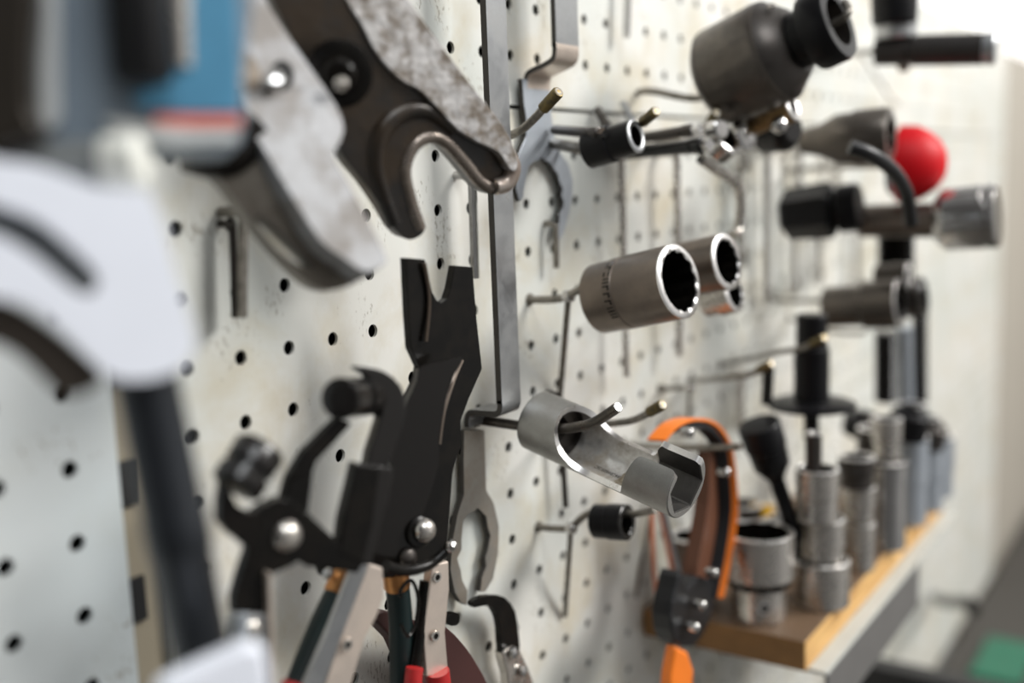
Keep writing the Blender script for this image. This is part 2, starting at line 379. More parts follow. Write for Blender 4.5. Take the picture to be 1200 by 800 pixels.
def hook(foot, pts, label, r=2.1, tip=True, brace=None, mat=WIRE, tipmat=BRASS, tiplen=11, bright=None, end=None):
    """wire hook: foot = pixel on the board, pts = following (px, py, off)"""
    P = [at(foot[0], foot[1], -6), at(foot[0], foot[1], 0)]+[at(*p) for p in pts]
    root = thing('peg_hook', label, 'hook', P[1], 'wire hooks on the board')
    MB().tube(P, r, 14, sub=5).build('hook_wire', mat, root)
    MB().lathe(P[1]+Vector((0, -1.2, 0)), Vector((0, 1, 0)), [(0, r+1.1), (1.1, r+1.3)], 20).build('foot_collar', mat, root)
    if tip:
        a = (P[-1]-P[-2]).normalized(); q = P[-1]-a*tiplen
        MB().lathe(q, a, [(0, r+.35), (.4, r+.9), (tiplen-1, r+.9), (tiplen-.2, r+.5), (tiplen, r*.5, 1), (tiplen+.1, .1, 1)], 18).build('end_cap', [BRASSD, tipmat], root)
    if end is not None:
        a = (P[-1]-P[-2]).normalized(); MB().lathe(P[-1]-a*.3, a, [(0, r-.05), (.4, r-.1), (.7, r-.5)], 18).build('cut_end', end, root)
    if brace:
        B0 = at(*brace[0]); B1 = at(*brace[1])
        br = MB().tube([B0, B1], r*.8, 12, sub=1).build('brace_rod', mat, root)
        MB().lathe(B0+Vector((0, 2.6, 0)), Vector((0, -1, 0)), [(0, r+.6), (.6, r+1.0), (4.6, r+1.0), (5.2, r+.6)], 18).build('ring', CHROME, br)
    return root
# ---------- the slotted sensor socket in focus, and its hook
HK = hook((558, 491), [(612, 499, 26), (655, 502, 48), (676, 500, 58), (696, 495, 67), (724, 477, 82)], 'bare bent steel wire hook running through the slotted socket', r=2.5, tip=False, mat=WIREB, end=CHROME)
A0 = at(629, 492, 29.5); A1 = facing(A0, 805, 570, .44)
ax = (A1-A0).normalized(); L = (A1-A0).length; SK = L/90.0
up = Vector((0, 0, 1)); up = (up-ax*up.dot(ax)).normalized(); side = ax.cross(up)
tilt = math.radians(30)
def tiltf(t):
    q = min(1, max(0, (t-60)/12)); q = q*q*(3-2*q); return tilt+(math.radians(6)-tilt)*q
def cut_angle(t):                              # half angle of the opening
    W = math.radians(110); J = math.radians(42)
    if t < 20: return 0.0
    if t < 44: return W*(math.sqrt(max(0, 1-((44-t)/24)**2)))**1.25
    if t < 62: return W
    if t < 70: 
        q = (t-62)/8; return W-(W-J)*(q*q*(3-2*q))
    if t < 87: return J
    return J+math.radians(14)*(1-math.sqrt(max(0, 1-((t-87)/3)**2)))
ts = [0, .8]+[1.5+i*1.5 for i in range(13)]+[20+i*.4 for i in range(61)]+[45+i*1.0 for i in range(17)]+[62+i*.3 for i in range(27)]+[71+i*1.5 for i in range(11)]+[87+i*.25 for i in range(13)]
ts = sorted(set(round(x, 3) for x in ts if x <= 90))
K = 72; mb = MB(); rowsO, rowsI = [], []
for t in ts:
    c = cut_angle(t); ro, ri = [], []
    rad = 15.0 if .8 <= t <= 89.5 else 14.4
    for k in range(K+1):
        th = c+(2*math.pi-2*c)*k/K; th2 = th+tiltf(t)
        d = up*math.cos(th2)+side*math.sin(th2)
        if t < 16: rin = sq(6.0)(th2)
        elif t < 66: rin = 12.1
        else: rin = hexr(11.0)(th2+math.pi/6)
        ro.append(mb.vert(A0+ax*t*SK+d*rad)); ri.append(mb.vert(A0+ax*t*SK+d*(rin+(.5 if t > 89.6 else 0))))
    rowsO.append(ro); rowsI.append(ri)
for i in range(len(ts)-1):
    for k in range(K):
        mb.face((rowsO[i][k], rowsO[i][k+1], rowsO[i+1][k+1], rowsO[i+1][k]), 0, True)
        mb.face((rowsI[i][k], rowsI[i+1][k], rowsI[i+1][k+1], rowsI[i][k+1]), 2 if (ts[i] >= 66) else (3 if ts[i] >= 20 else 4), ts[i] < 66)
    if ts[i+1] > 20:
        for k in (0, K): mb.face((rowsO[i][k], rowsI[i][k], rowsI[i+1][k], rowsO[i+1][k]), 1, False)
for row, (O, I) in enumerate(((rowsO[0], rowsI[0]), (rowsO[-1], rowsI[-1]))):
    for k in range(K): mb.face((O[k], O[k+1], I[k+1], I[k]), 0 if row == 0 else 1)
t_ = thing('slotted_socket', 'grey cut-away sensor socket hanging on the bare hook in sharp focus', 'socket', A0)
TROUGH = metal('oily_trough_steel', (.66, .65, .63), .36, .9, dirt=(.20, .15, .09), dscale=75, damt=.7, bump=.3, bscale=400)
INNERD = metal('dark_socket_bore', (.10, .095, .09), .4, .8, dirt=(.03, .025, .02), dscale=120, damt=.6)
SB = mb.build('socket_body', [SATIN, POLISH, INNERD, TROUGH, DARKST], t_)
# stamped line in the trough and a burr of dried grease
d = MB()
for k in range(13):
    th = math.pi+.30+0*k; c = A0+ax*(37.5+k*1.35)*SK
    for s0, s1, h0, h1 in random.choice([[(-1, 1, -.5, -.15), (-1, 1, .15, .5)], [(-1, -.6, -.5, .5), (.6, 1, -.5, .5)], [(-1, 1, -.2, .2), (-.2, .2, -.5, .5)]]):
        rd = up*math.cos(th)+side*math.sin(th); tg = -up*math.sin(th)+side*math.cos(th)
        cc = c+rd*12.02
        q = [cc+tg*(x*1.1)+ax*(z*.95) for x, z in ((s0, h0), (s1, h0), (s1, h1), (s0, h1))]
        d.slab3(q, [], -rd, .08)
d.build('stamped_marks', DARKST, SB)
d = MB(); g = 9
cells = {}
for i in range(22):
    for j in range(22):
        u_ = i/21; v_ = j/21
        th = math.pi-.35+1.3*v_; tt = 51+12*u_
        w_ = math.sin(math.pi*u_)*math.sin(math.pi*v_)
        h = max(0, .75*w_*(.5+.9*random.random())-.12)
        cells[i, j] = d.vert(A0+ax*tt*SK+(up*math.cos(th)+side*math.sin(th))*(12.12-h))
for i in range(21):
    for j in range(21): d.face((cells[i, j], cells[i+1, j], cells[i+1, j+1], cells[i, j+1]), 0, True)
GREASEM = metal('dried_grease', (.34, .31, .25), .3, .5, dirt=(.12, .085, .04), dscale=160, damt=.9, bump=.8, bscale=300)
d.build('grease_smear', GREASEM, SB)['label'] = 'smear of dried brown grease'
# ---------- 12-point socket K and the ones behind it
hook((620, 351), [(640, 351, 10), (660, 349, 21), (676, 341, 30), (692, 336, 38), (720, 338, 52), (760, 330, 76)], 'wire hook carrying the large brown-grey twelve-point socket', tip=False, brace=((666, 347, 24), (656, 467, 1.8)))
P0 = at(703, 350, 40); P1 = facing(P0, 797, 329, .53)
socket(P0, P1, 18.0, 18.4, 'large brown-grey twelve-point socket with stamped band and bright rim', split=.3, grooves=(.42,), marks=9, rimw=2.4, neck=True)
d_ax = (P1-P0).normalized()
P0 = at(792, 318, 62); P1 = facing(P0, 853, 306, .48)
socket(P0, P1, 14.6, 14.8, 'dark brown socket with bright rim right behind the large twelve-point socket', mat=SOCKET, rimw=2.2, split=.5)
P0 = at(826, 352, 58); P1 = facing(P0, 862, 343, .45)
socket(P0, P1, 9.5, 11, 'small chrome-rimmed socket peeking below the second brown socket', mat=STEEL, rimw=1.8)
hook((716, 345), [(740, 345, 14), (770, 338, 40), (800, 322, 60), (840, 316, 82)], 'wire hook inside the second brown socket', tip=False)
# ---------- small black socket V
hook((630, 617), [(648, 619, 9), (668, 618, 20), (685, 604, 28), (704, 598, 38), (740, 602, 58), (768, 597, 74)], 'wire hook low on the board holding the small black socket', r=1.9, tip=False, brace=((669, 619, 21), (662, 721, 2)))
P0 = at(697, 610, 36); P1 = facing(P0, 736, 612, .45)
socket(P0, P1, 9.0, 9.4, 'small black socket hanging below the slotted socket', mat=IMPACT, rim=BLACKG, inner='6', rimw=1.6)
MB().tube([at(652, 480, 3), at(664, 592, 3)], 1.7, 10, sub=1)
# ---------- hooks with brass caps
hook((640, 502), [(680, 500, 24), (718, 496, 46), (745, 491, 60), (777, 474, 80)], 'brass-capped wire hook behind the bent bare hook', r=1.9, tiplen=12)
hook((566, 166), [(585, 163, 12), (606, 155, 24), (622, 143, 33), (655, 107, 52)], 'brass-capped wire hook beside the hanging notched spanner', r=2.0, tiplen=13)
hook((650, 172), [(700, 168, 30), (730, 160, 46), (745, 150, 56), (769, 130, 72)], 'brass-capped wire hook poking out of the narrow black socket', r=1.8, tiplen=13)
P0 = at(689, 176, 33); P1 = facing(P0, 747, 159, .45)
socket(P0, P1, 9.6, 8.6, 'narrow black socket with pale rim on the upper hook row', mat=IMPACT, rim=PLATE, inner='o', rimw=1.6, split=.5)
hook((770, 165), [(805, 160, 34), (826, 148, 52), (840, 132, 66)], 'brass-capped wire hook under the giant impact socket', r=1.9, tiplen=11)
hook((775, 456), [(800, 454, 20), (812, 454, 28)], 'short wire hook left of the brass-capped pair', r=1.8, tip=False, brace=((808, 455, 26), (808, 492, 2)))
hook((808, 446), [(845, 443, 40), (872, 440, 58), (886, 435, 66), (905, 426, 78)], 'brass-capped wire hook above the orange strap wrench', r=1.9, tiplen=12)
hook((845, 427), [(880, 420, 34), (915, 412, 62), (940, 408, 78), (967, 396, 96)], 'brass-capped wire hook crossing the black flanged tool', r=1.9, tiplen=13)
hook((740, 522), [(800, 524, 46), (840, 524, 70), (868, 523, 88)], 'long wire hook through the loop of the orange strap wrench', r=2.0, tip=False)
# ---------- long keys and rods hanging along the board
def hex_key(px, y0, y1, off, label, mat=STEEL, r=1.8, dx=3, foot=18, leg='hex'):
    P0 = at(px, y0, off); P1 = at(px+dx, y1, off)
    mb = MB(); mb.tube([Vector((P0.x, 2, P0.z)), Vector((P0.x, -off+4, P0.z)), Vector((P0.x, -off+.6, P0.z-1.2)), Vector((P0.x, -off, P0.z-4)), P1], r, 6, sub=3)
    for i in range(len(mb.sm)): mb.sm[i] = False
    o = mb.build('hex_key', mat, origin=P0); tag(o, label, 'hex key', 'angled keys hung in the board holes'); return o
hex_key(272, 262, 372, 7, 'slim steel key hanging left of the grey forged puller arm', mat=DARKST, r=1.5, dx=4)
hex_key(284, 248, 372, 12, 'second slim steel key close to the leftmost one', mat=WIRE, r=2.0, dx=0)
hex_key(553, 205, 326, 10, 'bright steel key hanging between the fork jaw and the long strap bar', mat=CHROME, r=2.2, dx=4)
hex_key(651, 262, 314, 7, 'steel key ending above the large twelve-point socket', mat=WIRE, r=1.8, dx=1)
hex_key(728, 178, 441, 12, 'long steel key passing behind the large twelve-point socket', mat=STEEL, r=2.0, dx=6)
hex_key(737, -60, 44, 8, 'steel key whose lower end shows at the top edge of the picture', mat=CHROME, r=2.4, dx=-3)
hex_key(793, 180, 417, 14, 'long steel key hanging behind the second brown socket', mat=STEEL, r=2.2, dx=3)
hex_key(655, 462, 594, 8, 'steel key hanging behind the slotted socket', mat=DARKST, r=1.7, dx=8)
hex_key(868, 436, 505, 10, 'dull steel key hanging left of the black flanged tool', mat=STEEL, r=3.0, dx=-2)
# spanners hanging edge-on further down the row
def spanner(px, y0, y1, label, off=9, w=9):
    A = at(px, y0, off); B = at(px+2, y1, off); L = A.z-B.z
    root = thing('combination_spanner', label, 'spanner', B, 'spanners hung further down the board')
    MB().box((A.x-w/2, -off-3, B.z+8), (A.x+w/2, -off+1, A.z-8)).build('shank', CHROME, root, bevel=1)
    mb = MB(); mb.lathe(Vector((A.x, -off-4, A.z)), Vector((0, 1, 0)), [(0, w*.75), (.2, w*.95), (5.8, w*.95), (6, w*.75), (6, star12(w*.5), 0, False), (0, star12(w*.5), 0, False), (0, w*.75)], 36, caps=(False, False)); mb.build('ring_end', CHROME, root)
    c = Vector((A.x, -off-3, B.z)); o = []
    for k in range(19):
        a = math.radians(-60-(-300)*k/18+0); a = math.radians(-62+304*k/18); o.append(c+Vector((math.cos(a)*w, 0, math.sin(a)*w)))
    o += [c+Vector((-w*.42, 0, -w*.6)), c+Vector((-w*.42, 0, w*.15)), c+Vector((w*.42, 0, w*.15)), c+Vector((w*.42, 0, -w*.6))]
    MB().slab3(o, [], FRONT, 4).build('open_jaw', CHROME, root, bevel=.5)
    return root
SP = [(897, 172, 345, 'second'), (934, 170, 240, 'third'), (928, 232, 335, 'fourth'), (957, 228, 322, 'fifth'), (1003, 232, 330, 'sixth'), (866, 190, 300, 'first'), (978, 175, 232, 'seventh')]
WH = {'first': 'nearest chrome spanner, hanging just right of the bent chrome lever', 'second': 'chrome spanner hanging under the dark ball joint adapter', 'third': 'short chrome spanner hanging left of the dark hex socket',
      'fourth': 'chrome spanner hanging below the dark hex socket tip', 'fifth': 'chrome spanner hanging below the middle of the dark hex socket', 'sixth': 'chrome spanner hanging just left of the threaded black rods', 'seventh': 'short chrome spanner under the grey reducing socket'}
for px, y0, y1, w in SP: spanner(px, y0, y1, WH[w])
# ---------- offset spanners (strap + jog + notched jaw)
def zbar(root_label, face, zt, zoff, low, jaw_out, joff, mat, jmat, ztop, th=2.6, marks=False):
    pass
EDGE = metal('shaded_cut_edge', (.045, .04, .035), .5, .4)  # dark tone paints shade onto the side faces of straps and jaws
STR = thing('strap_spanner', 'long flat steel strap spanner, its notched jaw behind the black pliers', 'spanner', at(556, 600, 4), 'flat offset spanners')
p = [(585, 470), (578, 240), (572, 60), (565.5, -60), (586, -60), (592, 60), (600, 240), (606.5, 440)]
X0, X1 = 158.5, 174.5; ZJ = -46.0
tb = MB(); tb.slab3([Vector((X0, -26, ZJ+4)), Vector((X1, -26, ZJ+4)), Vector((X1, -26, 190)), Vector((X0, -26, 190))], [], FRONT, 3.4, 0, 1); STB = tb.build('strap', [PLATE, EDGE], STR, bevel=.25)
def jogpath(yf, yb, z, r=3.2, th=3.0, up_=6):   # profile in y,z: from above at yf, bends to the board, bends down at yb
    out, inn = [], []
    for k in range(7):
        a = math.radians(90*k/6); out.append((yf+r-r*math.cos(a), z+r-r*math.sin(a))); inn.append((yf+r-(r-th)*math.cos(a), z+r-(r-th)*math.sin(a)))
    for k in range(7):
        a = math.radians(90*k/6); out.append((yb-(r-th)+(-1)*0-(0)+( (r-th)*math.sin(a)) - 0, z-(r)+th+(0)+ (r-th)*math.cos(a) - th + 0)); inn.append((yb-(r-th)+r*math.sin(a), z-r+th+ r*math.cos(a)))
    return out, inn
def strip(mb, X0, X1, pts, th):
    """bent flat strip: centre line pts (y,z), thickness th, width X0..X1"""
    P = [Vector((0, a, b)) for a, b in pts]; P = smooth_path(P, 5); n = len(P); A, B = [], []
    for i, q in enumerate(P):
        t = (P[min(i+1, n-1)]-P[max(i-1, 0)]).normalized(); nn = Vector((0, -t.z, t.y))
        A.append(q+nn*th/2); B.append(q-nn*th/2)
    ids = [[mb.vert((x, q.y, q.z)) for x in (X0, X1)] for q in A]; jds = [[mb.vert((x, q.y, q.z)) for x in (X0, X1)] for q in B]
    for i in range(n-1):
        mb.face((ids[i][0], ids[i][1], ids[i+1][1], ids[i+1][0]), 0, True); mb.face((jds[i][0], jds[i+1][0], jds[i+1][1], jds[i][1]), 0, True)
        for s in (0, 1): mb.face((ids[i][s], ids[i+1][s], jds[i+1][s], jds[i][s]), 1)
    mb.face((ids[0][0], jds[0][0], jds[0][1], ids[0][1])); mb.face((ids[-1][0], ids[-1][1], jds[-1][1], jds[-1][0]))
    return mb
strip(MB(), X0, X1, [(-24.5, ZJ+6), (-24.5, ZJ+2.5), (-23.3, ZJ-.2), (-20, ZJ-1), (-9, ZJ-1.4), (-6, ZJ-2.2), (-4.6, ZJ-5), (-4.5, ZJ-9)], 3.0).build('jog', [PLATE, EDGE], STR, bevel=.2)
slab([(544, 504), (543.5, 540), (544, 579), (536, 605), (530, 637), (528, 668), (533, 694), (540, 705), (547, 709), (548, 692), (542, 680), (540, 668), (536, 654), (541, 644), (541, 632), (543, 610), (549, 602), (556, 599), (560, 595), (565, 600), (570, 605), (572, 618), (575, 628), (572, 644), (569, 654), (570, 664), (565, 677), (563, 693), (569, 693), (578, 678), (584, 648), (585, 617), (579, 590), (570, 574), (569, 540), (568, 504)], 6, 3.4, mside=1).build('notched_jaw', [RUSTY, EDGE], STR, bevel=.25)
# faint stamped letters reading up the strap
d = MB()
strokes = [[(0, 0, .5, 1), (.5, 1, 1, 0)], [(0, 0, 0, 1)], [(0, 1, .25, 0), (.25, 0, .5, .8), (.5, .8, .75, 0), (.75, 0, 1, 1)], [(0, 0, .6, 1)]]
zc = at(598, 234, 26).z; xc = X0+(X1-X0)*.62
for gi, gl in enumerate(strokes):
    for (a, b, c, e) in gl:
        q0 = Vector((xc+2.4-b*2.4, -26.05, zc+gi*3.6+a*2.6)); q1 = Vector((xc+2.4-e*2.4, -26.05, zc+gi*3.6+c*2.6))
        t = (q1-q0).normalized(); nn = Vector((t.z, 0, -t.x))*.14
        d.slab3([q0-nn, q1-nn, q1+nn, q0+nn], [], FRONT, .06)
d.build('stamped_letters', SATIN, STB)
SP2 = thing('strap_spanner', 'flat cranked spanner with scalloped open jaw hanging from the brass-capped hook', 'spanner', at(630, 200, 4), 'flat offset spanners')
X0, X1 = 221.5, 243.5; ZJ = 123.5
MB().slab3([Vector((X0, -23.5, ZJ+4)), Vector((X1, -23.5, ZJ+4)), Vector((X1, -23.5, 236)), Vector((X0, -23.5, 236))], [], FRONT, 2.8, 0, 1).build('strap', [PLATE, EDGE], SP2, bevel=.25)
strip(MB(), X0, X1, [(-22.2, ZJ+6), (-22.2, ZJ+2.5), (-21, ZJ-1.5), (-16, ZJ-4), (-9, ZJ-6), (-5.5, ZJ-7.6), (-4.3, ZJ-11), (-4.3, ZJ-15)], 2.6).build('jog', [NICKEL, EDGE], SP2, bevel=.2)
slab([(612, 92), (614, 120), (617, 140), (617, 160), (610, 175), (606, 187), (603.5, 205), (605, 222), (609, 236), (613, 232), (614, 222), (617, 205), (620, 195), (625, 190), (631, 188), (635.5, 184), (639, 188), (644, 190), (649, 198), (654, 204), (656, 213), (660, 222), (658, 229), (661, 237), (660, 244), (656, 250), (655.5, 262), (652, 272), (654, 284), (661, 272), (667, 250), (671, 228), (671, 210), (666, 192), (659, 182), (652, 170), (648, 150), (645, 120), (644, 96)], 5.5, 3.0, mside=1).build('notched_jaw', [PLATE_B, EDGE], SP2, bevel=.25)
# ------------------------------------------------------------------ ball joint separator: forked jaw and lever jaw
SEP = thing('ball_joint_separator', 'heavy greasy forged fork with rough pale upper ridge, top centre left', 'puller', at(480, 180, 55))
nf = Vector((-.35, -.9, -.12))
slab([(330, -60), (430, -60), (475, 0), (545, 92), (598, 165), (604, 200), (595, 222), (577, 228), (560, 218), (540, 194), (520, 172), (503, 165), (487, 174), (480, 200), (484, 232), (497, 258), (496, 273), (480, 281), (464, 270), (448, 244), (428, 215), (404, 185), (388, 150), (372, 112), (340, 40), (318, -10)], 50, 8, n=nf, sub=3).build('forked_jaw', GREASE, SEP, bevel=2.6, seg=4)
slab([(404, -60), (450, -60), (476, -5), (545, 90), (590, 148), (606, 185), (604, 200), (596, 196), (584, 178), (560, 166), (535, 150), (512, 125), (490, 104), (468, 92), (440, 60), (425, 30), (402, -10)], 58, 11, anchor=(500, 60), n=Vector((-.35, -.89, -.06)), sub=3).build('cast_ridge', CAST, SEP, bevel=2.6, seg=4)
A = at(500, 200, 51); nn_ = nf.normalized()
MB().tube([atp(x, y, A, nn_) for x, y in [(492, 268), (481, 236), (474, 200), (484, 172), (504, 160), (524, 168), (544, 190), (562, 212), (576, 220)]], lambda q: 2.6, 12, sub=5).build('throat_lip', metal('worn_lip_steel', (.26, .22, .19), .28, .9, dirt=(.06, .045, .03), dscale=90, damt=.7), SEP)
MB().tube([atp(x, y, A, nn_) for x, y in [(462, 262), (448, 225), (440, 190), (446, 155), (470, 132), (500, 130), (530, 152)]], lambda q: 4.2-2.5*abs(q-.5), 12, sub=5).build('throat_shoulder', GREASE, SEP)
MB().tube([atp(x, y, A+nn_*2, nn_) for x, y in [(592, 176), (601, 196), (594, 214), (580, 219)]], lambda q: 3.4, 12, sub=5).build('prong_nose', metal('worn_nose_steel', (.45, .40, .36), .3, .9, dirt=(.14, .09, .06), dscale=90, damt=.7), SEP)
B0 = at(396, 84, 48); B1 = at(400, 92, 62)
MB().lathe(B0, B1-B0, [(0, 10), (3, 11.5), (8, 11.5), (9, 9.5), (9.2, 6), (11, 5.6), (12, 4.6)], 36).build('pivot_boss', BLACK, SEP)
MB().lathe(at(400, 98, 66), B1-B0, [(0, 2.4), (1.6, 2.2), (3, 1.2), (3.2, .1)], 20).build('pivot_pin', STEEL, SEP)
ARM = thing('puller_arm', 'light grey forged puller arm with round hole hanging in front of the fork', 'puller', at(400, 250, 70))
na = Vector((-.28, -.86, .36))
slab([(262, -60), (300, -20), (318, 12), (352, 62), (392, 120), (403, 148), (398, 168), (392, 182), (410, 215), (432, 258), (452, 298), (450, 310), (427, 318), (402, 302), (374, 280), (345, 235), (312, 180), (290, 138), (275, 60), (256, -10)], 66, 9, anchor=(370, 180), n=na, holes=[circ(330, 89, 14, 18, 12)], sub=3).build('arm_face', FORGED, ARM, bevel=1.6, seg=4)
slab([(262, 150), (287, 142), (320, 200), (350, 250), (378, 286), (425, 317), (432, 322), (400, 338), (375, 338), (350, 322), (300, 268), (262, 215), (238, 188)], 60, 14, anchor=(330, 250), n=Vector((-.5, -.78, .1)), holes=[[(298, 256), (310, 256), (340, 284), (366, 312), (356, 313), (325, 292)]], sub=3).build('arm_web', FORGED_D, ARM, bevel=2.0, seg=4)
MB().lathe(at(330, 92, 54), na, [(0, 7), (1, 7), (1.2, .2)], 24).build('hole_darkener', DARKB, ARM)  # black disc added behind the hole to paint its depth dark
MB().lathe(at(322, 94, 58), Vector((-.5, -.7, .5)), [(-2, 3.0), (1, 3.4), (2.2, 2.6), (2.6, .2)], 24).build('pivot_plug', CHROME, ARM)
MB().tube([at(222, 168, 44), at(262, 176, 48), at(292, 150, 50)], 9, 20).build('cavity_shade', BLACK, ARM)  # black tube added to stand for the dark cavity beside the arm
slab([(268, 52), (296, 66), (306, 92), (296, 106), (278, 104), (266, 86)], 66.4, .3, anchor=(370, 180), n=na, sub=3).build('grime_patch', metal('brown_grime', (.12, .085, .05), .6, .1, dirt=(.3, .25, .2), dscale=130, damt=.6), ARM)
# ------------------------------------------------------------------ blurred things in the left foreground
CS = thing('press_tool_housing', 'blurred grey-blue tool housing with blue label, top left corner', 'power tool', at(160, 170, 100))
nb = Vector((-.62, -.78, .05))
slab([(38, -60), (38, 100), (42, 140), (58, 163), (90, 170), (140, 172), (200, 176), (258, 178), (278, 170), (285, 150), (284, 90), (280, -60)], 92, 30, anchor=(160, 80), n=nb, sub=3).build('housing', BLUEG, CS, bevel=3, seg=4)
slab([(196, -60), (276, -60), (280, 60), (281, 132), (215, 132), (170, 128), (150, 112), (190, 100)], 93, 1.2, anchor=(160, 80), n=nb).build('label_plate', BLUE, CS, bevel=.4); LP = bpy.data.objects['label_plate']; LP['label'] = 'blue label'
slab([(180, 134), (282, 134), (283, 148), (215, 149), (180, 146)], 93.2, 1.2, anchor=(160, 80), n=nb).build('label_stripe', REDST, LP)['label'] = 'red stripe'
slab([(120, 138), (182, 146), (225, 152), (280, 152), (276, 166), (200, 168), (140, 158)], 93.2, 1.2, anchor=(160, 80), n=nb).build('label_stripe', WHST, LP)['label'] = 'white stripe'
slab([(42, -60), (66, -60), (70, 100), (70, 140), (56, 150), (44, 130)], 93.4, 1.2, anchor=(160, 80), n=nb, sub=2).build('side_bumper', WHST, CS)
c1 = at(160, -30, 99); c2 = at(170, 98, 99)
MB().lathe(c1-(c2-c1)*.6, (c2-c1), [(0, 7.2), (((c2-c1).length)*1.5, 7.2), ((c2-c1).length*1.6, 5.5), ((c2-c1).length*1.62, 1)], 30).build('barrel', BLKPL, CS)
MB().lathe(at(208, -30, 98), at(212, 78, 98)-at(208, -30, 98), [(0, 3.4), ((at(212, 78, 98)-at(208, -30, 98)).length, 3.2)], 20).build('chrome_pin', STEEL, CS)
o = slab([(-70, -70), (36, -70), (38, 60), (40, 130), (52, 158), (20, 166), (-70, 170)], 88, 34, anchor=(0, 60), n=nb, sub=2).build('hanging_block', plain('black_brown_steel', (.03, .024, .018), .35, .5, var=.5, vscale=30), bevel=2)
tag(o, 'blurred black-brown block at the upper left picture edge', 'tool block')
G0 = at(20, 197, 78); G1 = at(124, 190, 92)
BR = thing('grey_cylinder', 'blurred grey cylinder with cream end cap under the blue-labelled housing', 'cylinder', G0)
MB().lathe(G0-(G1-G0)*.8, G1-G0, [(0, 5.6), ((G1-G0).length*1.8, 5.6)], 30).build('barrel', GREYC, BR, bevel=.5)
MB().lathe(G1, at(168, 188, 99)-G1, [(0, 6.0), (1, 6.3), ((at(168, 188, 99)-G1).length-1, 6.3), ((at(168, 188, 99)-G1).length, 5.4)], 30).build('end_cap', CREAM, BR)
WR = thing('hinged_wrench', 'blurred pale alloy wrench head with curved slot on a black tube handle', 'wrench', at(150, 440, 100))
nw = Vector((-.55, -.82, .12))
slab([(-80, 178), (0, 187), (40, 192), (80, 206), (115, 218), (150, 221), (175, 226), (190, 260), (208, 325), (226, 385), (228, 410), (205, 436), (165, 446), (128, 440), (98, 412), (62, 378), (20, 352), (-80, 330)], 100, 9, anchor=(120, 320), n=nw, holes=[[(-40, 232), (0, 240), (45, 258), (85, 290), (112, 318), (114, 336), (102, 345), (80, 334), (40, 300), (0, 276), (-40, 262)]], sub=3).build('wrench_head', ALU, WR, bevel=1.4, seg=3)
slab([(-60, 226), (0, 232), (50, 250), (95, 290), (124, 318), (122, 345), (95, 352), (30, 306), (-60, 270)], 88, 3, anchor=(120, 320), n=nw, sub=2).build('slot_darkener', GREYC, WR)  # grey plate added behind the slot to darken it
slab([(-80, 335), (0, 350), (50, 378), (95, 415), (120, 442), (100, 460), (70, 462), (40, 432), (0, 404), (-80, 385)], 90, 8, anchor=(60, 420), n=nw, sub=3).build('hook_arc', plain('dark_brown_steel', (.075, .06, .048), .4, .6), WR, bevel=1.5)
q0 = at(168, 425, 97); q1 = at(243, 800, 97)
MB().lathe(q0, q1-q0, [(0, 7.2), (2, 7.5), ((q1-q0).length*.45, 7.5), ((q1-q0).length*.46, 7.9), ((q1-q0).length*.56, 7.9), ((q1-q0).length*.57, 7.4), ((q1-q0).length*1.4, 7.2)], 36).build('handle', TUBEM, WR)
o = slab([(186, 803), (238, 778), (288, 756), (310, 758), (316, 790), (316, 860), (166, 860)], 118, 8, anchor=(260, 790), n=nw).build('alloy_bracket', ALU, bevel=1.4)
tag(o, 'blurred pale alloy bracket end at the bottom edge beside the clamp pliers', 'bracket')
# ------------------------------------------------------------------ hose clamp pliers with swivel jaws
PL = thing('clamp_pliers', 'black hose clamp pliers with grooved swivel knobs, domed rivet and silver handles', 'pliers', at(335, 628, 60))
slab([(300, 604), (315, 590), (330, 584), (346, 590), (360, 602), (368, 626), (362, 645), (344, 662), (322, 672), (317, 690), (316, 719), (275, 719), (280, 680), (290, 650), (295, 620)], 60, 5, n=Vector((-.3, -.95, 0)), sub=2).build('body_plate', BLACK, PL, bevel=.8, seg=3)
slab([(330, 590), (338, 560), (346, 546), (356, 530), (396, 490), (414, 496), (372, 541), (368, 552), (362, 600), (348, 612)], 57, 4.5, n=Vector((-.3, -.95, 0))).build('upper_arm', BLACK, PL, bevel=.9, seg=3)
slab([(262, 566), (271, 574), (279, 592), (298, 600), (318, 588), (310, 640), (296, 646), (280, 634), (258, 612)], 64, 5, n=Vector((-.3, -.95, 0)), sub=2).build('lower_arm', BLACK, PL, bevel=.9, seg=3)
slab([(356, 596), (398, 636), (430, 655), (420, 672), (360, 664), (340, 650)], 63, 4, n=Vector((-.3, -.95, 0))).build('cross_web', BLACK, PL, bevel=.8)
rp = at(336, 628, 61)
MB().lathe(rp, Vector((-.3, -.95, 0)), [(-1, 5.2), (.6, 5.2), (1.0, 4.6, 1), (2.0, 4.1, 1), (2.8, 3.0, 1), (3.3, 1.5, 1), (3.45, .1, 1)], 36).build('rivet', [DARKST, STEEL], PL)
def knob(c0, c1, R, lab=None, parent=PL):
    a = c1-c0; L = a.length
    MB().lathe(c0, a, [(0, R*.55), (.2, R*.92), (.8, R), (L*.34, R), (L*.36, R*.72), (L*.50, R*.72), (L*.52, R*.97), (L*.92, R), (L, R*.9)], 40).build('swivel_knob', BLACKG, parent)
knob(at(398, 467, 66), at(442, 463, 54), 7.0)
knob(at(276, 571, 62), at(306, 524, 62), 8.2)
slab([(418, 430), (434, 431), (452, 436), (470, 452), (476, 480), (464, 520), (452, 553), (430, 548), (440, 510), (448, 482), (447, 462), (438, 447), (424, 437)], 62, 5, n=Vector((-.3, -.95, 0)), sub=2).build('hooked_jaw', BLACKG, PL, bevel=.9, seg=3)
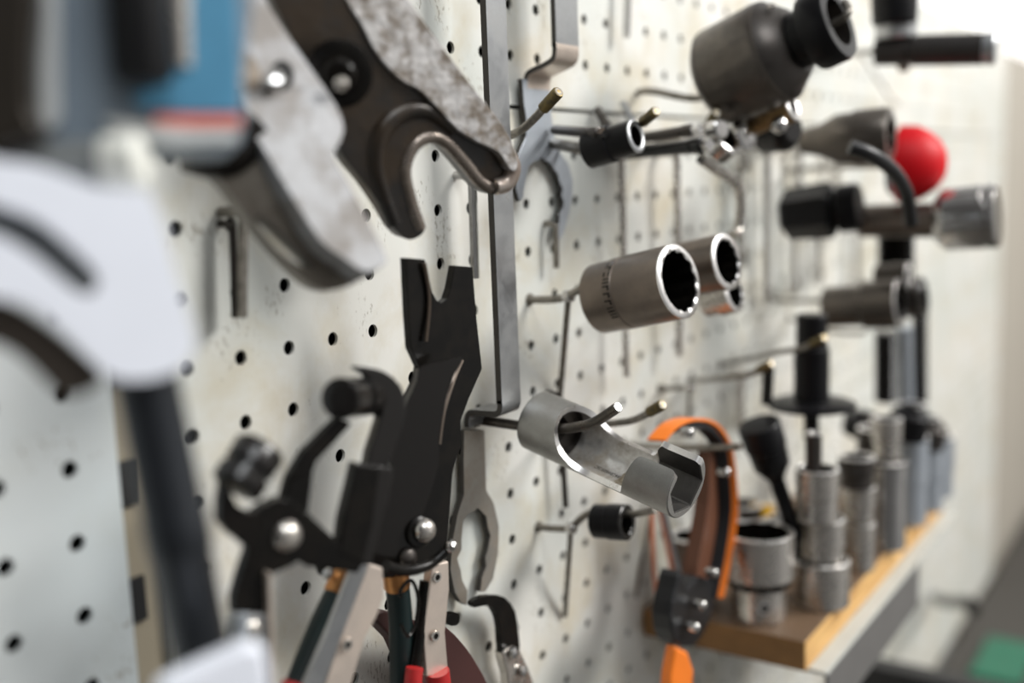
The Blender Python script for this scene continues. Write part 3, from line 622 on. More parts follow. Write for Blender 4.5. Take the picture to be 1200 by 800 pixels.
slab([(418, 543), (446, 547), (436, 620), (424, 660), (397, 650), (402, 610)], 67, 6, n=Vector((-.3, -.95, 0))).build('jaw_block', BLACK, PL, bevel=.7)
slab([(441, 546), (462, 549), (452, 600), (436, 662), (424, 662), (436, 600)], 64, 5, n=Vector((-.3, -.95, 0))).build('jaw_spine', BLACKG, PL, bevel=.6)
slab([(276, 719), (316, 719), (322, 840), (266, 840)], 58, 5, n=Vector((-.3, -.95, 0))).build('channel_handle', PLATE, PL, bevel=.8)
slab([(315, 672), (319, 672), (325, 840), (320, 840)], 62, 6, n=Vector((-.3, -.95, 0))).build('handle_flange', NICKEL, PL, bevel=.3)
slab([(284, 719), (291, 719), (283, 840), (275, 840)], 60, 2, n=Vector((-.3, -.95, 0))).build('handle_flange', PLATE_B, PL, bevel=.3)
MB().lathe(at(294, 737, 58.5), Vector((-.3, -.95, 0)), [(0, 3.4), (.8, 3.2), (1.8, 2.0), (2.2, .1)], 24).build('rivet', STEEL, PL)
# ------------------------------------------------------------------ black forked lifting pliers
FP = thing('fork_pliers', 'tall black pliers with forked tip, ball rivet and warm nickel handles with red grips', 'pliers', at(497, 620, 45))
nq = Vector((-.2, -.98, 0))
slab([(476, 302), (498, 304), (507, 343), (512, 352), (518, 355), (524, 350), (528, 338), (533, 311), (554, 313), (558, 367), (565, 432), (550, 466), (540, 493), (540, 533), (541, 522), (531, 549), (527, 600), (524, 637), (504, 657), (470, 662), (445, 655), (446, 612), (459, 556), (457, 540), (463, 500), (490, 443), (492, 430), (482, 408), (479, 367)], 42, 4, n=nq).build('forked_blade', BLACK, FP, bevel=1.0, seg=3)
slab([(491, 432), (515, 425), (543, 419), (531, 440), (522, 470), (514, 515), (514, 545), (500, 590), (478, 650), (458, 668), (434, 657), (445, 612), (459, 556), (457, 540), (464, 502), (489, 446)], 47, 4, n=Vector((-.45, -.9, .05)), anchor=(490, 520), sub=2).build('side_blade', BLACKG, FP, bevel=1.0, seg=3)
for (a, b, c) in (((497, 308), (503, 350), (499, 400)), ((538, 316), (540, 360), (544, 416))):
    MB().tube([at(a[0], a[1], 43), at(b[0], b[1], 43), at(c[0], c[1], 43)], .9, 8).build('rib_or_highlight', metal('worn_rib', (.16, .125, .10), .3), FP)
MB().tube([at(543, 418, 44), at(533, 440, 46), at(520, 480, 47), at(514, 520, 47)], 1.1, 8).build('rib_or_highlight', metal('blade_highlight', (.22, .18, .15), .3), FP)  # paler tube draws the highlight curve down the blade, not a real rib
MB().lathe(at(541, 417, 43), nq, [(0, 1.3), (1.2, .9), (1.4, .1)], 12).build('spot_weld', STEEL, FP)
MB().lathe(at(487, 622, 45), nq, [(0, 6.4), (3, 6.4), (3.4, 5.8)], 36).build('washer', BLACK, FP)
MB().lathe(at(494, 620, 47.5), nq, [(0, 4.6), (1.5, 4.9), (3, 4.6), (4.5, 3.6), (5.4, 2.2), (5.8, .1)], 36).build('rivet', STEEL, FP)
MB().lathe(at(478, 653, 46), nq, [(0, 3.8), (1.4, 3.4), (2.4, 1.8), (2.6, .1)], 24).build('rivet', DARKST, FP)
MB().tube([at(452, 664, 48), at(478, 668, 50), at(505, 660, 52), at(526, 642, 55)], lambda q: 2.6-.6*q, 14).build('release_lever', BLACK, FP)
MB().lathe(at(524, 643, 55), at(531, 637, 58)-at(524, 643, 55), [(0, 1.8), (1.6, 2.4), (3.4, 2.4), (4.6, 1.6), (5, .1)], 20).build('lever_tip', CHROME, FP)
slab([(432, 660), (449, 665), (450, 700), (442, 722), (428, 748), (404, 830), (372, 830), (402, 740)], 50, 5, n=nq, holes=[]).build('handle_channel', NICKEL, FP, bevel=.7)
slab([(417, 655), (433, 660), (402, 742), (366, 840), (340, 840), (384, 740)], 50, 3, n=Vector((-.4, -.9, 0))).build('handle_flange', PLATE, FP, bevel=.5)
slab([(507, 661), (526, 657), (527, 690), (522, 740), (526, 791), (500, 793), (496, 740), (502, 700)], 44, 5, n=nq).build('handle_channel', NICKEL, FP, bevel=.7)
for (x, y, o_) in ((438, 680, 50.3), (407, 755, 50.3), (512, 676, 44.3), (510, 745, 44.3)):
    MB().lathe(at(x, y, o_), nq, [(0, 2.3), (.5, 2.1), (.5, 1.3, 1), (.1, 1.2, 1), (.12, .1, 1)], 24).build('hollow_rivet', [STEEL, BLACK], FP)
MB().tube([at(486, 782, 44), at(484, 800, 44), at(484, 840, 44)], 3.6, 16).build('grip', REDG, FP)
MB().tube([at(512, 786, 43), at(514, 802, 43), at(518, 840, 43)], 5.2, 16).build('grip', REDG, FP)
MB().tube([at(345, 800, 53), at(330, 840, 53)], 4.2, 16, sub=1).build('grip', REDG, FP)
MB().tube([at(499, 680, 40), at(492, 740, 40), at(484, 792, 40)], 2.6, 12).build('return_spring', BLACK, FP)
MB().tube([at(470, 700, 46), at(470, 690, 46), at(482, 680, 46), at(490, 700, 46), at(487, 730, 46), at(478, 745, 46), at(470, 732, 46)], .8, 8).build('spring_wire', BLACK, FP)
# pliers with dark green handles behind
GP = thing('green_handled_pliers', 'pliers with dark green sleeves and copper collars hanging behind the black pliers', 'pliers', at(440, 700, 34))
MB().tube([at(398, 690, 38), at(374, 740, 38), at(335, 840, 38)], 4.9, 18).build('handle_sleeve', RUBBER, GP)
MB().tube([at(466, 690, 34), at(470, 740, 34), at(471, 840, 34)], 5.0, 18).build('handle_sleeve', RUBBER, GP)
MB().lathe(at(409, 666, 38), at(394, 698, 38)-at(409, 666, 38), [(0, 4.6), (.6, 5.2), (10, 5.5), (11, 5.0)], 28).build('collar', COPPER, GP)
MB().lathe(at(463, 668, 34), at(466, 692, 34)-at(463, 668, 34), [(0, 4.6), (.6, 5.3), (7, 5.5), (8, 5.0)], 28).build('collar', COPPER, GP)
slab([(376, 664), (392, 660), (470, 664), (470, 676), (400, 682), (380, 676)], 33, 5, n=nq).build('joint', BLACK, GP, bevel=.8)
MB().lathe(at(384, 672, 37), nq, [(0, 2.4), (1.4, 1.8), (1.8, .1)], 20).build('rivet', CHROME, GP)
# curved burgundy handle, knife hook and nub
o = slab([(452, 715), (470, 722), (500, 730), (523, 734), (545, 756), (560, 778), (574, 805), (590, 850), (500, 850), (482, 800), (462, 750), (440, 728)], 22, 7, sub=2).build('burgundy_handle', BURG, bevel=2, seg=4)
tag(o, 'curved burgundy tool handle low behind the nickel pliers handles', 'tool handle')
o = slab([(522, 724), (531, 718), (538, 719), (539, 728), (534, 733), (526, 732)], 16, 4, sub=2).build('hook_tip', BLACK, bevel=.5); tag(o, 'small black hook tip beside the pliers handle', 'hook')
KN = thing('hook_knife', 'black curved hook knife with steel clamp, bottom centre', 'knife', at(600, 760, 14))
slab([(554, 706), (562, 700), (577, 697), (592, 700), (604, 716), (608, 742), (609, 766), (596, 776), (588, 764), (586, 735), (582, 719), (573, 709), (557, 712)], 14, 3.5, sub=2).build('hook_blade', BLACK, KN, bevel=.6)
slab([(590, 764), (604, 756), (612, 766), (626, 800), (640, 850), (606, 850), (596, 790)], 15, 6, sub=2).build('clamp', STEEL, KN, bevel=1.2); KC = bpy.data.objects['clamp']
MB().lathe(at(601, 764, 16), FRONT, [(0, 3.2), (1.5, 3.0), (2.4, 1.6), (2.6, .1)], 20).build('clamp_screw', CHROME, KC)
MB().lathe(at(612, 786, 16), FRONT, [(0, 2.8), (1.5, 2.6), (2.2, 1.4), (2.4, .1)], 20).build('clamp_screw', CHROME, KC)
# ------------------------------------------------------------------ orange strap wrench
OW = thing('strap_wrench', 'orange and black oil filter strap wrench hanging in a loop', 'strap wrench', at(815, 720, 60))
outer = [(766, 512), (772, 503), (783, 494), (806, 487), (829, 491), (846, 508), (855, 536), (860, 570), (858, 618), (850, 660), (843, 690), (838, 702)]
inner = [(831, 696), (838, 660), (845, 618), (848, 570), (843, 536), (834, 514), (820, 503), (802, 503), (794, 512), (788, 522), (772, 524)]
def offp(px, o_): return [at(x, y, o_) for x, y in px]
path = [(769, 516, 56), (786, 498, 58), (808, 491, 60), (830, 497, 61), (846, 519, 61), (853, 553, 61), (855, 600, 61), (848, 650, 61), (838, 700, 61)]
def ribbon(mb, path, w, th, m=0, wv=Vector((0.25, -1, 0))):
    P = smooth_path([at(*q) for q in path], 6); wv = wv.normalized(); n = len(P); R4 = []
    for i, q in enumerate(P):
        t = (P[min(i+1, n-1)]-P[max(i-1, 0)]).normalized(); nn = t.cross(wv).normalized()
        R4.append([mb.vert(q+wv*w/2+nn*th/2), mb.vert(q+wv*w/2-nn*th/2), mb.vert(q-wv*w/2-nn*th/2), mb.vert(q-wv*w/2+nn*th/2)])
    for A, B in zip(R4, R4[1:]):
        for k in range(4): mb.face((A[k], A[(k+1) % 4], B[(k+1) % 4], B[k]), m, k % 2 == 0)
    mb.face(R4[0], m); mb.face(R4[-1], m); return mb
ribbon(MB(), path, 10, 1.6).build('strap_outer', ORANGE, OW, bevel=.3)
ribbon(MB(), [(x-(3 if y < 520 else 6), y+(6 if y < 530 else 0), o_) for x, y, o_ in path[1:]], 8, 3.2).build('strap_lining', BLKPL, OW, bevel=.3)
slab([(836, 520), (842, 540), (845, 580), (842, 630), (832, 680), (824, 690), (815, 684), (822, 640), (830, 590), (832, 548)], 58, 9, sub=2).build('strap_back', plain('brown_rubber', (.10, .035, .015), .5), OW, bevel=.5)
slab([(816, 676), (834, 680), (838, 702), (831, 730), (817, 754), (806, 758), (792, 752), (786, 722), (792, 690), (798, 668), (806, 690)], 63, 12, sub=2).build('clamp_body', BLKPL, OW, bevel=1.2)
slab([(792, 757), (807, 765), (814, 786), (808, 850), (782, 850), (786, 790)], 64, 8, n=Vector((-.3, -.95, 0))).build('handle', ORANGE, OW, bevel=2, seg=3)
for (x, y) in ((809, 507), (852, 553), (838, 671), (824, 709), (816, 735)):
    MB().lathe(at(x, y, 70), FRONT, [(-5, 2.6), (0, 2.9), (1.0, 2.6), (1.8, 1.5), (2, .1)], 20).build('rivet', CHROME, OW)
for i, (pp, m_, lb) in enumerate(((([(766, 560, 30), (764, 610, 30), (766, 660, 28), (772, 715, 22), (782, 748, 12)]), COPW, 'salmon-coloured cable hanging left of the orange strap wrench'),
                  ([(772, 590, 26), (782, 640, 26), (790, 690, 24), (786, 735, 14)], COPW, 'second salmon cable bowing towards the strap wrench'),
                  ([(774, 580, 34), (786, 630, 34), (797, 680, 32), (800, 720, 24)], PLATE_B, 'pale grey cable beside the salmon cables'),
                  ([(764, 600, 12), (752, 660, 8), (745, 700, 6)], WIRE, 'thin dark wire hanging close to the board left of the cables'))):
    o = MB().tube([at(*q) for q in pp], 1.5, 10).build('cable', m_); tag(o, lb, 'cable', 'cables behind the strap wrench')
# ------------------------------------------------------------------ sockets and bits standing on the wooden block
def stand(px, py, H, R0, R1, label, mat=STEEL, z=ZB, inner='12', split=.45, single=False, zt=None, name='socket'):
    """upright socket whose base centre is seen at (px,py)"""
    p = atz(px, py, z); p1 = p+Vector((0, 0, H))
    socket(p+Vector((0, 0, .05)), p1, R0, R1, label, mat=mat, rim=POLISH, inner=inner, split=split, group='sockets standing on the wooden block', rimw=1.8, name=name)
    return p
def cap(p): return p
pb = stand(889, 722, 56, 16.5, 22.0, 'large bright socket at the near corner of the wooden block', mat=STEEL, split=.42)
hd = MB(); q = at(901, 718, 75); dv = (CAM-Vector((pb.x, pb.y, pb.z+10))); dv.z = 0; dv.normalize(); sd = Vector((dv.y, -dv.x, 0))
dv2 = (dv*.9+Vector((.35, 0, 0))).normalized()
hd.lathe(Vector((pb.x, pb.y, pb.z+12))+dv2*15.2, dv2, [(0, 4.6), (1.4, 4.4), (1.5, 2.4, 1), (1.2, .1, 1)], 24); o = hd.build('locking_pin_hole', [POLISH, BLACK], [c for c in bpy.data.objects if c.get('label') == 'large bright socket at the near corner of the wooden block'][0])
stand(812, 706, 46, 15, 15, 'dull socket standing behind the strap wrench', mat=SOCKET)
p = stand(962, 706, 30, 17.5, 18, 'wide bottom socket of the near stack of three', mat=STEEL, split=.3)
def on(p, dz, dx, H, R0, R1, label, mat=STEEL, split=.45, inner='12'):
    p0 = p+Vector((dx, 0, dz)); socket(p0, p0+Vector((0, 0, H)), R0, R1, label, mat=mat, inner=inner, split=split, group='sockets standing on the wooden block', rimw=1.6); return p0
p2 = on(p, 30.2, 1, 27, 13.8, 14.6, 'middle socket with flared rim of the near stack of three', split=.3)
p3 = on(p, 57.4, -8, 34, 12.5, 13.5, 'top chrome socket of the near stack of three')
p4 = on(p3, 34.3, -7, 24, 5.0, 5.0, 'dark slim adapter standing on top of the near stack', mat=DARKST)
q = stand(1006, 666, 34, 10.5, 11.2, 'slim lower socket of the second stack', split=.4)
q2 = on(q, 34.2, -1, 26, 10.5, 11.5, 'upper bright socket of the second stack')
q3 = on(q2, 26.2, -6, 22, 11.0, 12.5, 'dark nut-shaped socket topping the second stack', mat=DARKST, inner='6')
r_ = stand(1036, 640, 66, 15.0, 15.5, 'tall smooth chrome deep socket', mat=CHROME, split=.8)
r2 = on(r_, 66.3, 2, 30, 9.5, 11.0, 'bright coupling standing on the tall deep socket')
r3 = on(r_, 66.3, -24, 20, 9.5, 9.5, 'dark cap left of the coupling on the tall socket', mat=DARKST, inner='6') if False else None
rr_ = stand(1020, 632, 86, 10.0, 10.5, 'slim dark deep socket left behind the tall chrome one', mat=DARKST)
s_ = stand(1066, 612, 70, 12, 13, 'light deep socket right behind the tall chrome one', mat=PLATE_B)
s2 = stand(1086, 596, 58, 12, 13, 'light deep socket second from the far end of the block', mat=PLATE_B)
s3 = stand(1100, 580, 52, 11, 12, 'farthest light socket at the end of the block', mat=PLATE_B)
on(s_, 70.2, 3, 24, 9, 11, 'dark cap socket on the light deep socket', mat=DARKST, inner='6')
on(s2, 58.2, 1, 18, 8, 10, 'dark cap socket standing near the far end', mat=DARKST, inner='6')
stand(918, 652, 28, 13, 14, 'low dark socket behind the black extension', mat=DARKST)
stand(870, 640, 34, 14, 15, 'dark socket behind the large bright socket', mat=DARKST)
stand(900, 640, 24, 15, 16, 'low dark ring socket between the large bright socket and the near stack', mat=DARKST)
stand(846, 652, 30, 12, 13, 'dark socket at the back edge of the block beside the strap wrench', mat=DARKST)
yb = atz(892, 640, ZB); o = MB().lathe(yb+Vector((0, 0, 22)), Vector((.3, 0, 1)), [(0, 7), (1, 8.5), (9, 8.5), (10, 7)], 28).build('tape_roll', YELL); tag(o, 'small yellow roll behind the large bright socket', 'tape')
# black impact extension leaning on the big socket
E0 = at(941, 652, 88); E1 = at(908, 556, 76); E2 = at(890, 500, 70)
EX = thing('impact_extension', 'black impact extension bar leaning with its wide head up', 'socket extension', E0, None)
MB().lathe(E0, E1-E0, [(0, 5.0), (1, 5.4), ((E1-E0).length, 5.0)], 28).build('bar', IMPACT, EX)
LL = (E2-E1).length
MB().lathe(E1, E2-E1, [(-3, 5.2), (LL*.12, 9.5), (LL*.2, 11.6), (LL*.58, 12.2), (LL*.6, 13.0), (LL*1.02, 13.4), (LL*1.06, 12.4), (LL*1.07, 10), (LL*1.08, .1)], 48, caps=(True, True)).build('head', [IMPACT, BLACK], EX)
hp = E1+(E2-E1)*.72; vd = (CAM-hp).normalized(); MB().lathe(hp+vd*10.6+Vector((4, 0, 0)), vd, [(0, 2.4), (1.6, 2.4), (1.7, .1)], 16).build('pin_hole', BLACK, EX)
# ------------------------------------------------------------------ big impact socket, top right
P0 = at(834, 96, 52); P1 = facing(P0, 922, 54, .36); L = (P1-P0).length; a = (P1-P0)
BI = thing('impact_socket', 'giant dark impact socket with black collar at the top of the board', 'socket', P0)
MB().lathe(P0, a, [(0, 22), (1.5, 24), (5, 28.2), (7, 28.8), (7.05, 28.8, 1), (L*.82, 29.2, 1), (L*.9, 28.4), (L, 24), (L+6, 19), (L+7, 16)], 64).build('socket_body', [DARKST, GREYS], BI)
Q = P0+a.normalized()*(L+5)
MB().lathe(Q, a, [(0, 15.5), (10, 15.8), (10.5, 20.2), (12, 21), (24, 21), (26, 20), (26.2, 13.5, 1), (18, 13, 1), (17.9, 1, 1)], 64).build('collar', [IMPACT, DARKST], BI)
c = P0+a.normalized()*(L*.78)+Vector((-.45, -.2, .75)).normalized()*28.6
MB().lathe(c, Vector((-.45, -.2, .75)), [(-1, 2.6), (.6, 2.4), (.9, .1)], 18).build('detent_ball', STEEL, BI)
an = a.normalized()
HG = thing('peg_hook', 'wire hook through the giant impact socket', 'hook', at(748, 108, 0), 'wire hooks on the board')
MB().tube([at(748, 108, -6), at(748, 108, 0), at(765, 107, 12), P0-an*8+Vector((0, 0, -6)), P0+an*10, P0+an*(L+24), P0+an*(L+36)+Vector((0, 0, 2)), at(990, 3, 128)], 2.2, 14).build('hook_wire', WIRE, HG)
# bronze-coloured adapter under it
P0 = at(880, 144, 70); P1 = facing(P0, 930, 122, .3)
socket(P0, P1, 8, 10, 'bronze-tinted adapter tucked under the giant impact socket', mat=metal('bronze_tinted', (.30, .20, .10), .38), inner='o')
# ------------------------------------------------------------------ upper hook row: joints, adapters
def bars(px0, px1, r, label, mat, name='drive_bar', cat='drive bar'):
    A = at(*px0); B = at(*px1); o = thing(name, label, cat, A, 'drive bars on the upper hook row')
    Lb = (B-A).length
    MB().lathe(A, B-A, [(0, r*.8), (1, r), (Lb-8, r), (Lb-7.6, r*.8), (Lb-6.5, r*.8), (Lb-6, r*1.15), (Lb-.6, r*1.15), (Lb, r*.8)], 24).build('bar', mat, o)
    MB().lathe(B, B-A, [(0, sq(r*.7), 0, False), (5, sq(r*.7), 0, False)], 16).build('square_drive', CHROME, o)
    return o
bars((648, 152, 8), (702, 156, 44), 2.6, 'dark bar end above the narrow black socket', DARKST)
bars((648, 168, 6), (690, 176, 36), 3.0, 'chrome bar end left of the narrow black socket', WIRE)
bars((712, 168, 4), (812, 152, 66), 3.0, 'dark bar between the narrow black socket and the chrome joint', DARKST)
bars((724, 180, 4), (824, 170, 70), 4.0, 'thick dark bar below its slimmer neighbour', BLACKG)
bars((700, 128, 3), (712, 150, 14), 2.6, 'short dark peg rising at the seam', DARKST)
bars((730, 120, 6), (742, 146, 16), 2.2, 'short bright peg rising at the seam', PLATE)
# bent chrome lever with ring
UJ = thing('bent_lever', 'chrome ring head with bent lever curving down beside the second brown socket', 'lever', at(840, 170, 70))
P0 = at(836, 174, 62); P1 = facing(P0, 852, 162, .45)
MB().lathe(P0, P1-P0, [(0, 9), (1, 10.5), ((P1-P0).length, 10.5), ((P1-P0).length+.8, 9.4), ((P1-P0).length+.8, 6.5, 1), (1, 6.5, 1)], 36, caps=(True, True)).build('ring_head', [CHROME, BLACK], UJ)
MB().tube([at(822, 186, 62), at(842, 200, 64), at(862, 214, 66), at(868, 232, 66), at(866, 268, 64), at(858, 276, 64)], 3.2, 16).build('lever_arm', STEEL, UJ)
MB().tube([at(800, 172, 50), at(820, 166, 58), at(836, 168, 64)], 5.0, 16).build('shank', STEEL, UJ)
for (x, y, r, lb) in ((842, 152, 5.5, 'bright round nut on the upper hook row'), (872, 160, 8, 'chrome nut right of the chrome ring head')):
    c = at(x, y, 72); o = MB().lathe(c, Vector((-.4, -.9, .1)), [(-6, r*.8), (-5, r), (2, r), (3, r*.8), (3.2, .1)], 30).build('round_nut', CHROME); tag(o, lb, 'nut', 'nuts on the upper hook row')
# ball adapter
P0 = at(894, 156, 66); P1 = at(930, 150, 88)
BA = thing('ball_adapter', 'dark adapter with shiny ball left of the grey reducing socket', 'adapter', P0)
MB().lathe(P0, P1-P0, [(0, 9), (2, 12.5), ((P1-P0).length*.7, 13), ((P1-P0).length*.85, 11.5), ((P1-P0).length, 8), ((P1-P0).length+.1, .1)], 36).build('shell', BLACKG, BA)
cc = at(917, 147, 94); MB().lathe(cc+Vector((3, 6, 0)), Vector((-.5, -.86, .1)), [(0, .1), (.6, 2.5), (2, 4.4), (4.5, 5.2), (7, 4.4), (8.4, 2.5), (9, .1)], 24).build('ball', CHROME, BA)
P0 = at(938, 166, 64); P1 = facing(P0, 1044, 158, .22)
L = (P1-P0).length
RS = thing('reducing_socket', 'dark grey cone-shouldered socket pointing at the red cap', 'socket', P0)
MB().lathe(P0, P1-P0, [(0, 6), (1, 7.5), (L*.25, 11), (L*.42, 16), (L*.62, 16.6), (L*.63, 17.6), (L*.97, 17.6), (L, 16.6), (L+.1, 11, 1), (L-10, 11, 1), (L-10.1, .1, 1)], 44).build('socket_body', [GREYS, BLACK], RS)
hook((880, 172), [(960, 168, 60), (1020, 166, 100), (1048, 160, 122)], 'wire hook through the grey reducing socket', r=2.0, tip=False)
# red cap with black curved arm
RC = thing('red_cap_tool', 'bright red round cap on a black curved arm, right of the sockets', 'tool', at(1075, 240, 100))
P0 = at(1052, 192, 110); P1 = facing(P0, 1090, 192, .14)
MB().lathe(P0, P1-P0, [(0, 24), (1.5, 26.5), (12, 26), (20, 22), (27, 16), (31, 9), (32, 4), (32.2, .1)], 48).build('cap', REDP, RC)
MB().tube([at(996, 172, 124), at(1022, 182, 134), at(1046, 200, 140), at(1062, 226, 142), at(1068, 262, 142)], 4.2, 16).build('curved_arm', BLKPL, RC)
MB().lathe(P0-(P1-P0).normalized()*5, P1-P0, [(0, 20), (5, 23)], 40).build('back_ring', PLATE_B, RC)
# T bar at the top right
TB = thing('sliding_tee_bar', 'dark sliding T-bar with pale end and black knob at the upper right', 'T-bar', at(1050, 60, 60))
P0 = at(1026, 60, 90); P1 = facing(P0, 1168, 57, .12)
L = (P1-P0).length
MB().lathe(P0, P1-P0, [(0, 8.5), (1, 10), (L*.28, 10), (L*.285, 9), (L*.32, 9), (L*.325, 10.5), (L-8, 10.5)], 36).build('bar', metal('dark_blued_steel', (.022, .018, .016), .5, .2), TB)
MB().lathe(P1-(P1-P0).normalized()*8, P1-P0, [(0, 10.6), (7, 10.6), (8, 9.5)], 36).build('end_band', PLATE, TB)
m0 = at(1052, 24, 36); 
MB().lathe(at(1059, 84, 104), Vector((0, 0, 1)), [(0, 3), (3, 4.5), (16, 5.6), (36, 6)], 28).build('spindle', SOCKET, TB)
MB().lathe(at(1050, 46, 104), Vector((0, 0, 1)), [(0, 13), (1, 14), (11, 14), (12, 13)], 36).build('collar', PLATE, TB)
MB().lathe(at(1048, 30, 104), Vector((0, 0, 1)), [(0, 12), (2, 15), (18, 16), (30, 14), (35, 8), (36, .1)], 36).build('knob', IMPACT, TB)
hook((1010, 62), [(1040, 110, 30), (1052, 122, 60)], 'thin wire hook under the dark T-bar', r=1.2, tip=False)
hook((968, 64), [(1000, 62, 50), (1024, 60, 88)], 'wire hook holding the dark sliding T-bar', r=2.2, tip=False)
hook((925, 200), [(970, 196, 50), (1030, 194, 100), (1050, 192, 108)], 'wire hook behind the bright red cap', r=2.2, tip=False)
# ------------------------------------------------------------------ middle row, right
P0 = at(918, 252, 40); P1 = facing(P0, 1008, 242, .22); L = (P1-P0).length
HS = thing('hex_bit_socket', 'black faceted socket with stepped neck on the middle hook row', 'socket', P0)
MB().lathe(P0, P1-P0, [(0, hexr(12), 0, False), (3, hexr(15.5), 0, False), (L*.62, hexr(17), 0, False), (L*.66, 17, 0), (L*.7, 13), (L*.72, 13), (L*.75, 16.5), (L*.95, 16.5), (L, 15)], 48).build('socket_body', IMPACT, HS)
P0 = at(1008, 259, 84); P1 = facing(P0, 1094, 258, .15)
EXT = thing('chrome_extension', 'brown extension bar with chrome socket end on the middle row, far right', 'socket extension', P0)
MB().lathe(P0, P1-P0, [(0, 10), (1, 11.5), ((P1-P0).length, 12)], 30).build('bar', SOCKET, EXT)
P2 = facing(P1, 1170, 252, .12)
L = (P2-P1).length
MB().lathe(P1, P2-P1, [(0, 12), (4, 18), (8, 21.5), (L*.78, 22), (L*.8, 21), (L*.83, 21), (L*.85, 22), (L-1, 22), (L, 20.5)], 44).build('socket_end', CHROME, EXT)
hook((980, 262), [(1030, 262, 60), (1090, 262, 120), (1100, 262, 128)], 'thick wire hook behind the chrome socket extension', r=2.4, tip=False)
# coil spring compressor: threaded rods
def threaded(px, y0, y1, off, R, label):
    A = at(px, y0, off); B = at(px, y1, off); H = A.z-B.z; n = int(H/3.2); pr = []
    for k in range(n): pr += [(k*3.2, R*.86), (k*3.2+1.6, R)]
    o = MB().lathe(B, Vector((A.x-B.x, 0, H)), pr, 24).build('threaded_rod', BLACK); tag(o, label, 'threaded rod', 'threaded rods on the right'); return o
threaded(1050, 268, 325, 92, 14.5, 'thick black threaded rod between the chrome extension and the grey sockets')
threaded(1038, 385, 470, 84, 9.0, 'black threaded rod below the grey sockets, left one of two')
threaded(1078, 365, 470, 100, 6.5, 'slim black threaded rod below the grey sockets, right one of two')
o = MB().lathe(at(1061, 470, 92), at(1059, 380, 92)-at(1061, 470, 92), [(0, 5), (1, 6.5), (62, 6.5), (63, 5)], 24).build('steel_rod', PLATE_B); tag(o, 'pale steel rod between the two threaded rods', 'rod')
P0 = at(968, 360, 60); P1 = facing(P0, 1056, 355, .25)
socket(P0, P1, 15, 17.5, 'large grey socket with bright rim on the right, middle height', mat=GREYS, rimw=3, inner='o', split=.5)
P0 = at(1026, 324, 92); P1 = facing(P0, 1066, 324, .2)
socket(P0, P1, 9, 10, 'grey ring socket above the large grey socket on the right', mat=GREYS, inner='o')
P0 = at(1062, 350, 110); P1 = facing(P0, 1084, 348, .2)
socket(P0, P1, 14, 15, 'dark short socket at the right end of the middle row', mat=DARKST, rim=BLACKG, inner='o', rimw=3)
hook((900, 352), [(960, 353, 50), (1010, 356, 90)], 'wire hook behind the large grey socket on the right', r=2.0, tip=False)
hook((925, 372), [(960, 386, 40), (1000, 390, 70), (1014, 388, 80)], 'thin wire hook under the large grey socket on the right', r=1.6, tip=False)
# black flanged tool
FT = thing('flanged_tool', 'black cylinder with wide flange disc and stem hanging on the right', 'tool', at(954, 500, 80))
B = at(951, 470, 80); T = at(951, 368, 80)
MB().lathe(B, Vector((0, 0, 1)), [(0, 10), (1, 11.5), ((T-B).z*.6, 11.5), ((T-B).z*.62, 10.2), ((T-B).z*.98, 10), ((T-B).z, 9)], 36).build('cylinder', IMPACT, FT)
MB().lathe(B-Vector((0, 0, 2)), Vector((0, 0, 1)), [(-5, 8), (-3, 24), (-1.5, 28.5), (1, 28.5), (2, 26), (3, 12)], 48).build('flange', IMPACT, FT)
MB().lathe(B-Vector((0, 0, 26)), Vector((0, 0, 1)), [(0, 4), (1, 5), (18, 5), (24, 8)], 28).build('stem', IMPACT, FT)
o = slab([(900, 425), (908, 425), (905, 476), (897, 474)], 70, 3).build('flat_bar', BLACK, bevel=.3); tag(o, 'thin dark bar hanging left of the black flanged tool', 'bar')
# odds behind the tall sockets
for (x, y, z, R_, H, lb, mt) in ((1062, 486, 110, 14, 22, 'dark knob above the far sockets', IMPACT), (1086, 500, 110, 13, 20, 'dark round knob near the far end of the shelf', DARKST), (1010, 490, 70, 16, 16, 'black ring cap hanging left above the tall socket', IMPACT), (1030, 498, 84, 15, 14, 'brown ring cap hanging above the tall socket', SOCKET)):
    c = at(x, y, z); o = MB().lathe(c-Vector((0, 0, H*.8)), Vector((-.1, -.2, 1)), [(0, R_*.8), (1.5, R_), (H-2, R_), (H, R_*.8), (H+.1, R_*.5), (H-4, R_*.5), (H-4.1, .1)], 30).build('ring_cap', mt); tag(o, lb, 'cap', 'dark caps above the shelf')
hook((1060, 520), [(1100, 518, 60), (1112, 514, 80)], 'dark wire hook at the far end above the shelf', r=2.6, tip=True, tipmat=DARKST)
# bench things
p = atz(1134, 798, -606); q = atz(1215, 764, -606)
o = MB().box((p.x, min(p.y, q.y), -605.9), (q.x, max(p.y, q.y), -594)).build('green_tray', GREEN, bevel=3, seg=3); tag(o, 'green plastic tray on the bench, bottom right corner', 'tray')
p = at(1046, 786, 60)
o = MB().box((p.x, -420, p.z-30), (p.x+26, -1, p.z)).build('black_arm', BLKPL, bevel=3, seg=3); tag(o, 'black arm sticking out from the board below the shelf, bottom right edge', 'arm')
o = MB().tube([at(1095, 700, 10), at(1110, 705, 40), at(1135, 706, 80), at(1140, 716, 84)], 7, 14).build('dark_hook', BLACK); tag(o, 'blurred dark hook on the board just under the far end of the shelf', 'hook')
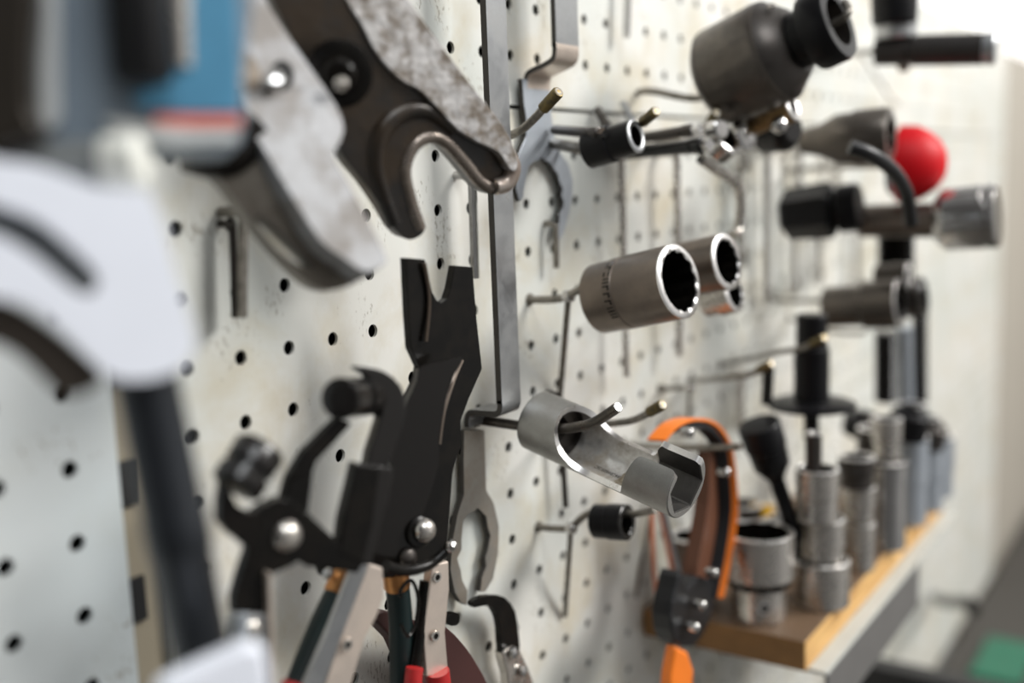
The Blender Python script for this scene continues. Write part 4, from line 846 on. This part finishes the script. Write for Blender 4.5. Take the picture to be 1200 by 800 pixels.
# ------------------------------------------------------------------ camera, light, world
cam = bpy.data.cameras.new('camera'); co = bpy.data.objects.new('camera', cam); COL.objects.link(co)
M = RT.to_4x4(); M.translation = CAM*S; co.matrix_world = M
cam.sensor_width = 36; cam.sensor_fit = 'HORIZONTAL'; cam.lens = F/1200*36; cam.clip_start = .01; cam.clip_end = 50
cam.dof.use_dof = True; cam.dof.focus_distance = .474; cam.dof.aperture_fstop = 2.9; cam.dof.aperture_blades = 0
scene.camera = co
def area(name, loc, target, size, power, col=(1, 1, 1), sy=None):
    l = bpy.data.lights.new(name, 'AREA'); l.energy = power; l.size = size; l.color = col
    if sy: l.shape = 'RECTANGLE'; l.size_y = sy
    o = bpy.data.objects.new(name, l); COL.objects.link(o); o.location = Vector(loc)*S
    o.rotation_euler = (Vector(target)-Vector(loc)).to_track_quat('-Z', 'Y').to_euler(); return o
area('window_daylight', (1500, -1900, 1500), (300, 0, 0), 1.1, 100, (1, .985, .96), .9)
area('overhead_lamp', (-300, -900, 1300), (200, 0, 0), .7, 14, (.93, .97, 1))
w = bpy.data.worlds.new('world'); scene.world = w; w.use_nodes = True; nt = w.node_tree; bg = nt.nodes['Background']
tc = nt.nodes.new('ShaderNodeTexCoord'); vd = nt.nodes.new('ShaderNodeVectorMath'); vd.operation = 'DOT_PRODUCT'
vd.inputs[1].default_value = Vector((.70, -.45, .55)).normalized(); nt.links.new(tc.outputs['Generated'], vd.inputs[0])
cr = nt.nodes.new('ShaderNodeValToRGB'); e = cr.color_ramp.elements
e[0].position = 0; e[0].color = (.10, .095, .09, 1); e[1].position = 1; e[1].color = (1.0, .99, .97, 1)
x = cr.color_ramp.elements.new(.55); x.color = (.23, .23, .23, 1)
mr = nt.nodes.new('ShaderNodeMapRange'); mr.inputs[1].default_value = -1; mr.inputs[2].default_value = 1
nt.links.new(vd.outputs['Value'], mr.inputs[0]); nt.links.new(mr.outputs[0], cr.inputs['Fac']); nt.links.new(cr.outputs['Color'], bg.inputs['Color']); bg.inputs['Strength'].default_value = .9
vs = scene.view_settings; vs.view_transform = 'Standard'; vs.look = 'None'; vs.gamma = 1; vs.exposure = -0.16; vs.use_curve_mapping = False
LAB = {'grip': 'red plastic grip', 'handle_sleeve': 'dark green rubber sleeve', 'end_cap': 'dirty brass end cap', 'handle_channel': 'warm nickel-plated channel handle', 'cast_ridge': 'pale rough cast ridge',
       'forked_jaw': 'dark greasy forged fork', 'lever_tip': 'bright ball tip', 'drive_hole': 'dark square hole', 'strap_outer': 'orange outer strap', 'strap_lining': 'black strap lining', 'cap': 'bright red dome'}
for o in bpy.data.objects:
    k = o.name.split('.')[0]
    if o.parent is not None and k in LAB and 'label' not in o: o['label'] = LAB[k]
    if '_o' in o: del o['_o']
